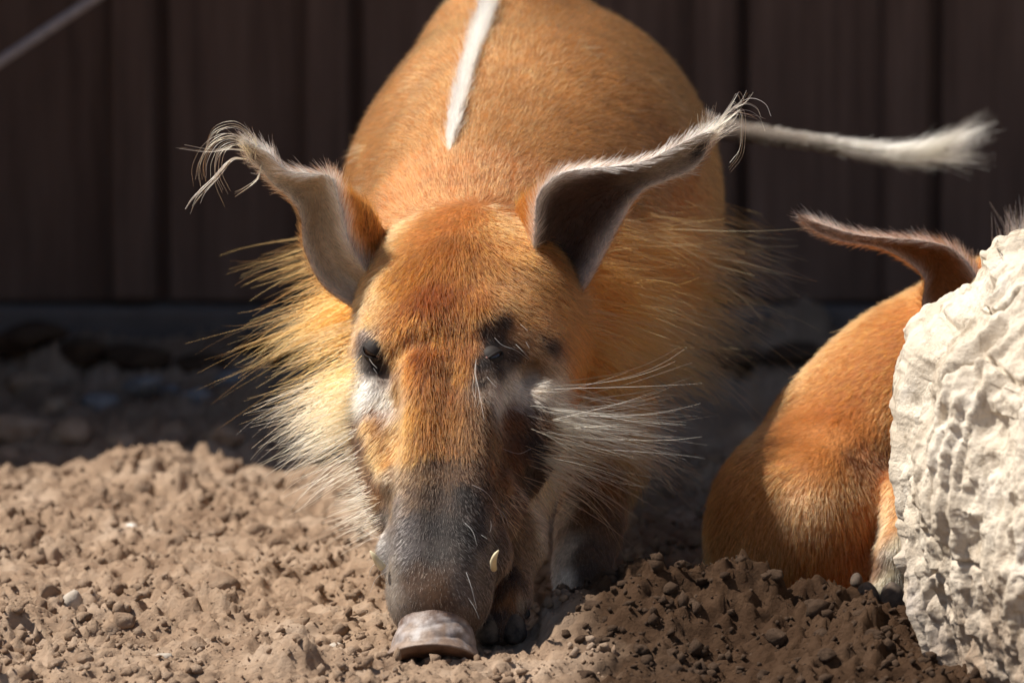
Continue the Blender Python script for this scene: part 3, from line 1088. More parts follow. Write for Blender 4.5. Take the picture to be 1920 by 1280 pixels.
def ear_colours(ear, inner, rim, back, tipc, tipd):
    EV, EF, u, t, flow = ear
    n = fbm(EV * 70, 3, 7)
    w_rim = np.exp(-((u - 4.0) / 0.36) ** 2) + 0.75 * np.exp(-(np.minimum(u, 9 - u) / 0.45) ** 2)
    isin = ((u > 0) & (u < 4.1)).astype(float)
    c = isin[:, None] * lin(inner) + (1 - isin)[:, None] * lin(back)
    s = np.clip((t - 0.45) / 0.35, 0, 1)[:, None] * 0.75
    c = c * (1 - s) + lin(tipc) * s
    dk = (np.exp(-((t - 0.86) / 0.07) ** 2) * ((u < 2.2) | (u > 7.4)))[:, None]
    c = c * (1 - dk) + lin(tipd) * dk
    w = np.clip(w_rim, 0, 1)[:, None]
    c = c * (1 - w) + lin(rim) * w
    b = (np.clip(1 - t / 0.10, 0, 1) * isin * (u < 2.2))[:, None]
    c = c * (1 - b) + lin(WHITE) * b
    return c * (1 + 0.25 * n[:, None])
colL = ear_colours(earL, (204, 182, 156), (238, 228, 214), (176, 108, 48), (222, 208, 188), (120, 98, 82))
colR = ear_colours(earR, (78, 58, 50), (232, 214, 202), (176, 104, 44), (168, 150, 132), (58, 52, 54))

# ------------------------------------------------------------------ coat markings
pa_ = Paint(bvh)
m = pa_.mark
M = [  # x, y, colour, hair length (m), flow dx, dy (photo sense), reach
    (860, 400, LITE, .016, 0, 1), (780, 430, LITE, .016, -.15, 1), (940, 420, (196, 124, 62), .016, .2, 1), (720, 470, (196, 128, 66), .014, -.3, 1),
    (840, 470, (188, 112, 48), .016, 0, 1), (900, 490, (168, 100, 42), .016, .1, 1), (980, 470, (170, 98, 40), .015, .3, 1),
    (760, 520, (180, 104, 40), .015, -.15, 1), (690, 530, (190, 122, 62), .013, -.4, 1), (820, 560, FORE, .016, 0, 1), (890, 570, (160, 92, 34), .015, .15, 1), (960, 540, (150, 92, 44), .014, .4, 1),
    (1010, 520, (150, 92, 42), .013, .6, 1), (700, 590, (176, 110, 52), .012, -.4, 1), (760, 610, FORE, .015, -.1, 1), (815, 640, (154, 80, 22), .016, 0, 1), (870, 630, (150, 82, 28), .015, .1, 1),
    (980, 590, (150, 96, 48), .012, .6, .8), (735, 660, (168, 98, 38), .013, -.05, 1), (775, 690, FORE, .015, 0, 1), (820, 720, (150, 80, 26), .016, 0, 1), (865, 690, (156, 90, 34), .014, 0, 1),
    (745, 730, (188, 122, 58), .013, 0, 1), (780, 770, (176, 104, 40), .015, 0, 1), (815, 780, (158, 88, 30), .016, 0, 1), (855, 770, (150, 92, 42), .014, .1, 1), (885, 760, (120, 76, 40), .012, .1, 1),
    (750, 800, (186, 126, 66), .013, -.1, 1), (815, 825, (146, 84, 34), .015, 0, 1), (860, 830, (128, 80, 40), .013, .2, 1), (735, 850, (184, 120, 60), .011, -.3, 1), (775, 840, (170, 106, 48), .013, -.1, 1),
    (815, 862, (66, 44, 30), .010, 0, 1), (840, 880, (84, 58, 38), .010, .4, .8), (785, 880, (110, 80, 54), .010, -.4, .8), (880, 880, (76, 50, 32), .009, .5, .8), (740, 890, (130, 100, 72), .009, -.5, .8),
    (735, 925, (132, 104, 78), .009, -.8, .6), (780, 935, (92, 68, 50), .009, -.5, .8), (820, 925, (62, 46, 36), .009, 0, 1), (745, 955, (96, 82, 74), .008, -.8, .6), (800, 965, (64, 54, 48), .008, -.2, .9), (870, 930, (42, 34, 31), .008, .5, .8), (915, 930, (66, 44, 32), .008, .6, .8),
    (722, 980, (132, 124, 118), .008, -.9, .5), (765, 980, (78, 70, 68), .008, -.6, .7), (815, 990, (52, 45, 43), .008, 0, 1), (870, 990, (46, 40, 38), .008, .6, .7), (905, 990, (62, 50, 44), .008, .8, .6),
    (720, 1040, (140, 132, 126), .008, -.9, .4), (765, 1040, (84, 76, 74), .007, -.6, .6), (815, 1040, (66, 58, 54), .007, 0, 1), (870, 1040, (64, 56, 52), .007, .6, .6),
    (730, 1090, (160, 146, 132), .007, -.9, .5), (790, 1085, (92, 70, 56), .006, -.2, .9), (820, 1100, (106, 78, 58), .006, 0, 1), (865, 1085, (112, 98, 90), .007, .6, .6), (890, 1060, (112, 98, 90), .007, .8, .5),
    # left eye and cheek
    (690, 655, (44, 38, 40), .005, -.6, .5, .8), (705, 690, (56, 46, 44), .005, -.3, 1, .7), (680, 625, (104, 84, 74), .006, -.6, .4, .7), (665, 600, (120, 84, 56), .008, -.7, .5, .7), (712, 720, (90, 72, 62), .006, 0, 1, .6),
    (660, 645, (196, 150, 104), .010, -.9, .4), (650, 590, (204, 150, 92), .012, -.9, .4), (690, 725, (236, 226, 214), .012, -.9, .5), (660, 715, (232, 214, 190), .014, -.9, .4), (668, 748, WHITE, .013, -.9, .3), (715, 750, (224, 206, 182), .011, -.5, .8),
    (665, 790, (86, 56, 38), .012, -.6, .8, .9), (700, 790, (186, 116, 56), .012, -.5, .9, .9), (675, 835, (70, 46, 34), .012, -.5, .9), (708, 840, (190, 126, 66), .011, -.5, .9), (690, 885, (92, 60, 40), .010, -.6, .9), (705, 930, (140, 96, 60), .009, -.6, .8, .7),
    (640, 700, (226, 190, 140), .02, -1, .5), (640, 800, CREAM, .017, -.9, .6), (650, 860, CREAM, .017, -.9, .6), (672, 930, CREAM, .02, -.9, .6), (690, 985, (206, 190, 166), .015, -.9, .5),
    # right eye and cheek
    (925, 645, (40, 32, 30), .004, .6, .5, .8), (905, 680, (36, 28, 26), .005, .1, 1, .8), (900, 720, (44, 32, 28), .006, 0, 1, .6), (945, 605, (56, 38, 28), .007, .7, .5, .7), (965, 665, (64, 46, 36), .007, .8, .5, .8), (935, 695, (70, 50, 38), .008, .7, .6, .8),
    (905, 620, (60, 40, 28), .007, .3, .8, .6), (985, 630, (140, 96, 60), .010, .9, .4), (1020, 600, (158, 100, 54), .012, .9, .4), (1035, 645, (50, 34, 26), .010, .9, .3, .6), (1010, 680, (156, 118, 84), .012, .9, .4), (1050, 600, (150, 92, 42), .02, 1, .4),
    (960, 735, (224, 204, 184), .014, .9, .3), (1000, 724, (204, 180, 156), .014, 1, .1), (1035, 735, (196, 170, 144), .016, 1, .1), (925, 745, (190, 160, 136), .012, .7, .6), (905, 770, (112, 74, 44), .011, .2, 1),  # outer white marks toned down for the shade on this cheek
    (960, 785, (108, 60, 26), .013, .6, .7), (1020, 785, (74, 44, 24), .014, .7, .6), (920, 820, (112, 68, 34), .012, .4, .9), (965, 850, (92, 52, 26), .013, .5, .9), (1010, 840, (30, 21, 17), .012, .6, .8, 1.35), (1000, 890, (30, 21, 17), .011, .5, .9, 1.25), (1042, 800, (50, 32, 22), .014, .6, .7, .8),
    (930, 880, (104, 60, 30), .011, .4, .9), (960, 920, (74, 44, 26), .011, .4, .9), (985, 935, (60, 38, 26), .012, .5, .9, .7), (930, 950, (70, 48, 36), .009, .5, .9), (920, 1000, (96, 82, 72), .008, .7, .6),
    (1060, 830, CREAM, .017, .9, .5, .7), (1030, 890, CREAM, .017, .9, .5, .7), (995, 950, (190, 160, 124), .014, .7, .7, .6), (975, 985, (130, 98, 70), .013, .3, .9), (1075, 760, (226, 202, 166), .02, 1, .2), (1100, 850, (190, 150, 104), .017, .9, .5),
    # neck and flank in view
    (1080, 640, (160, 88, 32), .02, 1, .4, 1.5), (1110, 720, (168, 98, 40), .022, 1, .4, 1.5), (1180, 480, (172, 98, 40), .018, .9, .4, 2), (1180, 600, (168, 94, 36), .022, 1, .4, 2), (1180, 720, (180, 114, 54), .024, 1, .5, 2),
    (1280, 420, (182, 104, 44), .018, .8, .5, 2), (1280, 560, (176, 100, 40), .022, .9, .5, 2), (1280, 700, (188, 124, 62), .024, .9, .6, 2), (1200, 800, (196, 150, 94), .024, .9, .6, 2), (1300, 790, (196, 150, 94), .024, .9, .6, 2),
    # legs
    (985, 1000, (128, 94, 64), .010, .2, 1), (940, 1010, (88, 64, 46), .010, 0, 1), (1008, 1000, (190, 164, 130), .009, .2, 1, .6), (955, 1070, (66, 50, 42), .009, 0, 1), (980, 1060, (138, 106, 78), .008, .1, 1), (935, 1110, (84, 60, 44), .010, 0, 1),
    (950, 1130, (150, 100, 62), .010, 0, 1), (930, 1160, (70, 60, 58), .008, 0, 1), (955, 1170, (120, 88, 66), .008, 0, 1), (975, 1130, (176, 150, 124), .006, 0, 1, .6),
    (1130, 900, (128, 82, 44), .016, 0, 1), (1068, 950, (196, 176, 152), .010, 0, 1, .7), (1110, 950, (104, 72, 46), .011, 0, 1, 1.3), (1062, 1030, (196, 184, 168), .008, 0, 1, .8), (1100, 1035, (92, 72, 58), .009, 0, 1, 1.2), (1058, 1085, (206, 200, 190), .007, 0, 1, .8), (1105, 1085, (66, 54, 48), .007, 0, 1, 1.1),  # pale left-side marks paint sunlight on this foreleg
]
for q in M:
    q = list(q)
    if 440 < q[1] < 850 and 690 < q[0] < 960 and q[2][0] > 1.5 * q[2][2]:
        q[2] = tuple(c * 0.84 for c in q[2])          # the forehead and bridge are a deeper chestnut than the back
    m(*q)
nv = vert_normals(V, F)
# the rest of the torso: hair lies back and down
head_c = A3(hp(0.6, 0, -0.1))
for _ in range(260):
    i = rng.integers(NB)
    p = V[i]
    if p[1] < 0.46 or (p[1] < 0.60 and p[2] < 0.30):
        continue
    side = np.clip(abs(nv[i, 0]) * 1.2, 0, 1)
    t = np.array([0.25, 0.9, 0]) * (1 - 0.45 * side) + np.array([0, 0, -0.75]) * side
    t = t - nv[i] * (t @ nv[i])
    low = p[2] < 0.16
    c = (70, 48, 34) if low else (ORANGE if p[2] > 0.25 else (190, 128, 72))
    pa_.add(p, c, 0.014 if p[2] > 0.25 else 0.017, t / (np.linalg.norm(t) + 1e-9), 1.6)
for (x, y) in [(860, 350), (800, 360), (920, 350), (760, 330), (980, 330)]:
    p, n, i_, d_ = pa_.hit(x, y)
    if p is not None:
        t = Vector((0.1, 0.8, 0.3)) + Vector((n.x, 0, 0)) * 0.5
        t = (t - n * t.dot(n)).normalized()
        pa_.add(p, (202, 126, 68), 0.015, t, 1.2)
colB, flowB, lenB = pa_.solve(V)
colB = np.clip(colB * (1 + 0.30 * fbm(V * 75, 3, 301) + 0.15 * fbm(V * 18, 2, 311))[:, None], 0.004, 0.9)
flowB = norm(flowB - nv * (flowB * nv).sum(1, keepdims=True))

hog = empty('river_hog', (0.03, 0.45, 0.0))
tag(hog, 'orange river hog with tufted ears and white whiskers rooting with its snout', 'hog')

# one body mesh
tN = np.array([[1, 0.97, 0.95]]) * 0
tcol = np.zeros((len(tv), 3))
for i in range(len(tv)):
    f = (i // 12) / 39.0
    tcol[i] = lin((70, 52, 44)) * (1 - f) + lin((150, 138, 124)) * f
allV = [V, tv, earL[0], earR[0]]
allF = [F, tf, earL[1], earR[1]]
allC = [colB, tcol, colL, colR]
o_, FF = 0, []
for vv, ff in zip(allV, allF):
    FF.append(ff + o_)
    o_ += len(vv)
body = mesh_obj('body', np.vstack(allV), np.vstack(FF), M_HIDE)
set_color_attr(body.data, np.vstack(allC))
body.parent = hog
body.matrix_parent_inverse = hog.matrix_basis.inverted()

# ------------------------------------------------------------------ coat
# bare places: nose pad, eye openings
_hl, _hr = pa_.hit(697, 656), pa_.hit(926, 662)
eyeL, eyeR = _hl[0], _hr[0]
eye_n = {-1: _hl[1], 1: _hr[1]}
dens = np.ones(NB)
hd = np.exp(-(np.linalg.norm(V - head_c, axis=1) / 0.20) ** 4)
dens += 2.6 * hd
dens *= np.where(V[:, 1] > 1.1, 0.45, 1.0)
tcoord = (V - A3(NOSE)) @ A3(ha) / HL
dens *= np.where((tcoord < 0.012) & (np.linalg.norm(V - A3(NOSE), axis=1) < 0.09), 0.0, 1.0)
for e in (eyeL, eyeR):
    dens *= np.clip((np.linalg.norm(V - A3(e), axis=1) - 0.0075) / 0.005, 0.0, 1)
NH = 360000
S = sample(V, F, NH, dens)
p, N, T, L, C = S(V), norm(S(nv)), norm(S(flowB)), S(lenB), S(colB)
L = L * np.exp(rng.normal(size=NH) * 0.22)
lift = R(18) + R(6) * rng.normal(size=NH)
P = grow(p, N, T, L * 0.82, lift, 5, 0.55, 0.0, 0.12, 0.10, 0.006)
rad = 0.00016 + 0.00005 * rng.random(NH)
rad = np.where(L > 0.019, rad * 1.05, rad)
Cc = shade(C, NH, 0.28)
dk_ = (rng.random(NH) < 0.10 + 0.10 * S(hd))[:, None]
Cc = np.where(dk_, Cc * 0.38, Cc)
coat = curves_obj('coat', P, rad, Cc, hog)

def ear_fur(name, ear, cols, n):
    EV, EF, u, t, flow = ear
    en = vert_normals(EV, EF)
    de = 1 + 1.2 * np.exp(-((u - 4) / 0.5) ** 2) + 0.9 * np.exp(-(np.minimum(u, 9 - u) / 0.4) ** 2) + 0.8 * t
    S = sample(EV, EF, n, de * (t < 0.985))
    p, N, C = S(EV), norm(S(en)), S(cols)
    uu = S(u)
    # hair fans from the cup towards the edges and the tip
    across = norm(S(np.gradient(EV.reshape(44, 40, 3), axis=1).reshape(-1, 3)))
    s = np.where(uu < 4, -0.5 + uu / 4.0, 0.25)
    T = norm(S(flow) + across * s[:, None])
    L = (0.008 + 0.008 * rng.random(n)) * (1 + 0.5 * np.exp(-((uu - 4) / 0.6) ** 2))
    P = grow(p, N, T, L, R(24) + R(8) * rng.normal(size=n), 5, 0.5, 0, 0.2, 0.3, 0.008)
    return curves_obj(name, P, 0.00017 + 0.00005 * rng.random(n), shade(C, n, 0.22), hog)
ear_fur('ear_fur', earL, colL, 9000)
ear_fur('ear_fur', earR, colR, 9000)

# ------------------------------------------------------------------ long hair drawn as clumps
def locks(name, specs, parent, paint, k=9):
    Ps, Rs, Cs = [], [], []
    for (x0, x1, y0, y1, slant, dx, dy, lo, hi, c0, c1, n, out, droop, rad) in specs:
        got = 0
        nclump = max(6, n // 14)
        for _ in range(nclump):
            v = rng.random()
            y = y0 + (y1 - y0) * v
            x = x0 + (x1 - x0) * rng.random() + slant * v
            h = paint.hit(x, y)
            if h[0] is None:
                continue
            base, nn = A3(h[0]), A3(h[1])
            d0 = np.array([dx, rng.normal() * 0.25, -dy]) + rng.normal(size=3) * 0.12
            d0 = d0 / np.linalg.norm(d0)
            d0 = d0 - nn * min(0, d0 @ nn) + nn * out
            d0 /= np.linalg.norm(d0)
            Lc = lo + (hi - lo) * rng.random()
            mm = max(3, int(n / nclump * rng.uniform(0.5, 1.5)))
            cc = lin(c0) + (lin(c1) - lin(c0)) * rng.random()
            sway = rng.normal(size=3) * 0.22
            spread = 0.006 + 0.006 * rng.random()
            pp = base + rng.normal(size=(mm, 3)) * spread
            pp = pp - nn * ((pp - base) @ nn)[:, None] - nn * 0.003
            dd = norm(d0 + rng.normal(size=(mm, 3)) * 0.13)
            LL = Lc * rng.uniform(0.55, 1.12, mm)
            pts = [pp]
            cur = pp
            own = rng.normal(size=(mm, 3)) * 0.22
            for s in range(k - 1):
                cur = cur + dd * (LL / (k - 1))[:, None]
                pts.append(cur)
                f = s / (k - 2)
                dd = norm(dd + (sway * math.sin(2.6 * f) + own * f + np.array([0, 0, -1.0]) * droop) * (1.6 / (k - 1)))
            Ps.append(np.stack(pts, 1))
            Rs.append(np.full(mm, rad) * rng.uniform(0.75, 1.2, mm))
            Cs.append(shade(np.repeat(cc[None], mm, 0), mm, 0.16))
    return curves_obj(name, np.concatenate(Ps), np.concatenate(Rs), np.concatenate(Cs), parent, 0.8)

G1, G2 = (198, 96, 36), (182, 82, 28)
locks('cheek_whisker', [
    (632, 672, 440, 640, 0, -1, .50, .10, .165, G1, G2, 110, .25, .16, .00022),
    (626, 662, 660, 900, 10, -1, .50, .08, .14, (206, 150, 92), CREAM, 130, .25, .16, .00021),
    (632, 672, 430, 560, 0, -1, .42, .055, .115, G1, G2, 230, .25, .10, .00027),
    (632, 668, 550, 700, 0, -1, .62, .055, .115, G1, (204, 122, 62), 520, .25, .12, .00030),
    (622, 660, 690, 800, 0, -1, .52, .040, .10, (206, 138, 82), CREAM, 560, .25, .10, .00028),
    (626, 662, 780, 900, 20, -1, .42, .035, .085, CREAM, (230, 208, 170), 620, .25, .10, .00026),
    (665, 695, 880, 1000, 20, -1, .45, .022, .05, CREAM, (222, 198, 160), 240, .25, .10, .00022)], hog, pa_)
locks('cheek_whisker', [
    (1022, 1054, 750, 810, 0, 1, .16, .10, .15, (196, 168, 126), (214, 190, 150), 150, .06, .08, .00021),
    (1025, 1055, 735, 800, 0, 1, .22, .06, .13, (186, 156, 114), (204, 180, 142), 90, .05, .16, .00021),
    (1020, 1055, 780, 880, -10, 1, .30, .06, .135, (188, 154, 110), (206, 178, 138), 130, .05, .14, .00021),
    (1005, 1060, 840, 915, 0, .9, .35, .03, .06, CREAM, (212, 186, 146), 220, .12, .18, .00022),
    (940, 1000, 900, 960, 0, .6, .6, .018, .030, (208, 186, 150), CREAM, 100, .12, .15, .00020)], hog, pa_)
locks('neck_ruff', [
    (1150, 1350, 430, 830, 0, 1, .45, .10, .16, (182, 110, 48), (200, 150, 96), 260, .08, .16, .00020),
    (1090, 1350, 400, 560, 0, 1, .32, .05, .085, (180, 98, 36), (162, 84, 28), 1500, .08, .12, .00024),
    (1090, 1350, 540, 720, 0, 1, .42, .06, .105, (182, 104, 42), (196, 134, 74), 1900, .08, .14, .00024),
    (1120, 1345, 690, 850, 0, 1, .62, .05, .09, (198, 140, 82), CREAM, 900, .08, .16, .00023)], hog, pa_)
locks('coat_bristle', [(640, 700, 130, 340, 0, -.8, .25, .015, .03, (220, 164, 96), (210, 150, 80), 120, .4, .1, .00018),
                       (960, 1280, 30, 260, 0, .6, .5, .02, .035, (214, 160, 92), (200, 130, 62), 160, .2, .1, .00018)], hog, pa_)

# white crest along the spine
cr = [pa_.hit(x, y) for x, y in [(842, 285), (848, 250), (858, 205), (872, 150), (888, 95), (904, 50), (922, 6)]]
cr = [A3(h[0]) for h in cr if h[0] is not None]
for q in rid[4:]:
    h = bvh.ray_cast(Vector((q.x, q.y, 1.2)), Vector((0, 0, -1)))
    if h[0] is not None:
        cr.append(A3(h[0]))
crs = spline(np.array(cr), 400)
NCR = 7000
ii = (rng.random(NCR) ** 0.9 * 398).astype(int)
f = ii / 398.0
tang = norm(crs[ii + 1] - crs[ii])
wid = 0.0012 + 0.0020 * np.clip(f * 2.0, 0, 1)
root = crs[ii] + rng.normal(size=(NCR, 3)) * wid[:, None] * np.array([1, 1, 0.3])
Nn = norm(np.array([0, -0.1, 1.0]) + rng.normal(size=(NCR, 3)) * 0.1)
keep = rng.random(NCR) < np.clip(0.25 + f * 5, 0, 1)
root, tang, Nn = root[keep], tang[keep], Nn[keep]
nk = keep.sum()
Pc = grow(root - np.array([0, 0, 0.002]), Nn, tang, 0.020 + 0.016 * rng.random(nk), R(46) + R(12) * rng.normal(size=nk), 6, 0.7, 0, 0.16, 0.2, 0.012)
curves_obj('dorsal_crest', Pc, 0.00021, shade(np.repeat(lin((226, 208, 184))[None], nk, 0), nk, 0.16), hog)

# tail hair: short along the tail, long white tassel at its end
n = 3200
f = rng.random(n) ** 0.6
ti = np.clip((f * 38).astype(int), 0, 38)
th = rng.random(n) * 2 * math.pi
tt = norm(tp[ti + 1] - tp[ti])
sd = norm(np.cross(tt, np.array([0, 0.2, 1.0])))
up = np.cross(sd, tt)
Nn = sd * np.cos(th)[:, None] + up * np.sin(th)[:, None]
pr = tp[ti] + (tp[ti + 1] - tp[ti]) * rng.random((n, 1)) + Nn * tr[ti][:, None]
bl = np.clip((f - 0.30) * 1.7, 0, 1)[:, None]
tc = np.where(np.sin(th)[:, None] < 0.25, lin((44, 32, 28)) * (1 - 0.7 * bl ** 2) + lin((190, 178, 158)) * 0.7 * bl ** 2, lin((124, 104, 92)) * (1 - bl) + lin((196, 184, 166)) * bl)  # pale top and dark underside paint sun and shade into the hair
tl = 0.010 + 0.055 * np.clip((f - 0.62) / 0.38, 0, 1) ** 1.2
Pt = grow(pr, Nn, tt + np.array([0, 0, 0.55]) * np.clip((f - 0.7) / 0.3, 0, 1)[:, None], tl * rng.uniform(0.7, 1.2, n), R(14) + R(6) * rng.normal(size=n), 6, 0.6, 0.0, 0.12, 0.1, 0.01)
curves_obj('tail_hair', Pt, 0.00022, shade(tc, n, 0.15), hog)

# ------------------------------------------------------------------ drawn single hairs: ear tufts, lashes, whiskers
def drawn(name, strokes, parent, cols, rad, rep=3, jit=4.0, k=16, dY=0.02):
    Ps, Cs, Rs = [], [], []
    for st in strokes:
        for r_ in range(rep):
            n_ = len(st)
            off = rng.normal(size=2) * jit
            scl = rng.uniform(0.82, 1.05)
            yo = rng.normal() * dY
            pts = []
            x0, y0, Y0 = st[0]
            for j, (x, y, Y) in enumerate(st):
                g = j / (n_ - 1)
                pts.append(A3(pt(x0 + (x - x0) * scl + off[0] * g, y0 + (y - y0) * scl + off[1] * g, Y + yo * g)))
            Ps.append(spline(np.array(pts), k))
            Cs.append(lin(cols[rng.integers(len(cols))]))
            Rs.append(rad * rng.uniform(0.8, 1.2))
    return curves_obj(name, np.array(Ps), np.array(Rs), shade(np.array(Cs), len(Cs), 0.1), parent, 0.6)

def lay(Y, *xy):
    return [(x, y, Y) for x, y in xy]
e = 0.192 + 0.06
eR = 0.192 + 0.03
drawn('ear_tuft', [
    lay(e, (472, 290), (455, 260), (420, 250), (385, 270), (365, 310), (368, 345)),
    lay(e, (468, 288), (440, 256), (400, 262), (376, 300), (373, 335)),
    lay(e, (470, 292), (440, 268), (408, 285), (400, 330), (417, 372)),
    lay(e, (462, 298), (432, 300), (402, 335), (366, 370), (350, 392)),
    lay(e, (462, 298), (432, 300), (402, 333), (370, 366), (358, 388)),
    lay(e, (478, 300), (478, 262), (440, 230), (398, 240), (380, 275)),
    lay(e, (468, 284), (430, 280), (390, 284), (337, 277)),
    lay(e, (490, 310), (482, 335), (457, 354), (442, 362)),
    lay(e, (474, 290), (478, 265), (470, 252), (460, 262))], hog, [(222, 196, 140), (206, 176, 120), (232, 214, 176)], 0.00024, 5, 6.0)
tuft = []
for _ in range(90):
    x, y = 470 + rng.normal() * 9, 288 + rng.normal() * 11
    l = rng.uniform(20, 42)
    a = rng.normal() * 0.35
    ux, uy = -0.45 + a * 0.6, -0.9 + a * 0.3
    tuft.append(lay(e + rng.normal() * 0.003, (x, y), (x + ux * l * .5, y + uy * l * .5), (x + ux * l + a * 8, y + uy * l)))
drawn('ear_tuft', tuft, hog, [(150, 126, 96), (196, 176, 142), (112, 92, 72)], 0.00020, 1, 1, 6, 0.003)
drawn('ear_tuft', [
    lay(eR, (1322, 262), (1350, 225), (1374, 192), (1384, 178), (1391, 200), (1372, 224)),
    lay(eR, (1322, 262), (1360, 215), (1400, 187), (1430, 196), (1441, 221)),
    lay(eR, (1328, 256), (1365, 210), (1395, 190), (1408, 170)),
    lay(eR, (1328, 252), (1370, 220), (1395, 205), (1400, 240), (1396, 290), (1374, 323)),
    lay(eR, (1322, 262), (1345, 226), (1380, 206), (1420, 213), (1440, 223)),
    lay(eR, (1318, 255), (1312, 235), (1311, 212))], hog, [(214, 190, 150), (196, 168, 122), (230, 214, 186)], 0.00023, 4, 6.0)
tuft = []
for _ in range(110):
    x, y = 1326 + rng.normal() * 10, 258 + rng.normal() * 10
    l = rng.uniform(25, 62)
    a = rng.normal() * 0.28
    ux, uy = 0.68 + a, -0.72 + a
    tuft.append(lay(eR + rng.normal() * 0.003, (x, y), (x + ux * l * .5, y + uy * l * .5), (x + ux * l + a * 8, y + uy * l)))
drawn('ear_tuft', tuft, hog, [(220, 196, 160), (196, 170, 132), (232, 216, 190)], 0.00019, 1, 1, 6, 0.003)

def on_skin(pts, lift0=0.002, lift1=0.02):
    """single hairs over the face: the root on the skin, the rest a little in front"""
    out = []
    for j, (x, y) in enumerate(pts):
        h = pa_.hit(x, y)
        Y = (h[0].y if h[0] is not None else out[-1][2]) - (lift0 + (lift1 - lift0) * j / (len(pts) - 1))
        out.append((x, y, Y))
    return out
drawn('eyelash', [on_skin(q) for q in [
    [(927, 633), (945, 650), (975, 662), (1002, 684)], [(967, 645), (983, 662), (998, 678)], [(986, 641), (994, 655)],
    [(893, 672), (890, 700), (897, 735), (903, 765), (910, 806)], [(892, 680), (893, 712), (900, 745), (896, 772)], [(891, 690), (886, 725), (888, 748), (896, 752)], [(890, 690), (892, 720), (889, 760)],
    [(913, 706), (922, 718), (930, 726)], [(976, 608), (990, 622)],
    [(676, 600), (680, 606), (686, 612)], [(690, 668), (698, 680), (708, 690)], [(700, 690), (708, 702)]]], hog, [(190, 196, 204), (214, 214, 214)], 0.00022, 1, 1, 12, 0.001)
drawn('whisker', [on_skin(q, 0.001, 0.03) for q in [
    [(885, 908), (915, 925), (940, 960), (952, 990)], [(924, 946), (945, 965), (954, 992)], [(872, 980), (888, 1000), (897, 1032)], [(902, 1002), (915, 1010)],
    [(874, 1072), (885, 1105), (896, 1150)], [(878, 1120), (890, 1140), (898, 1160)], [(920, 975), (921, 990), (918, 1003)],
    [(715, 1010), (690, 1000), (668, 985)], [(722, 1050), (700, 1060), (690, 1085)], [(725, 1070), (705, 1085), (695, 1110)], [(940, 840), (970, 850), (992, 842)]]], hog, [(196, 200, 206), (220, 216, 208)], 0.00022, 1, 1, 12, 0.001)

# ------------------------------------------------------------------ nose pad
def _sm(x):
    x = min(1, max(0, x))
    return x * x * (3 - 2 * x)

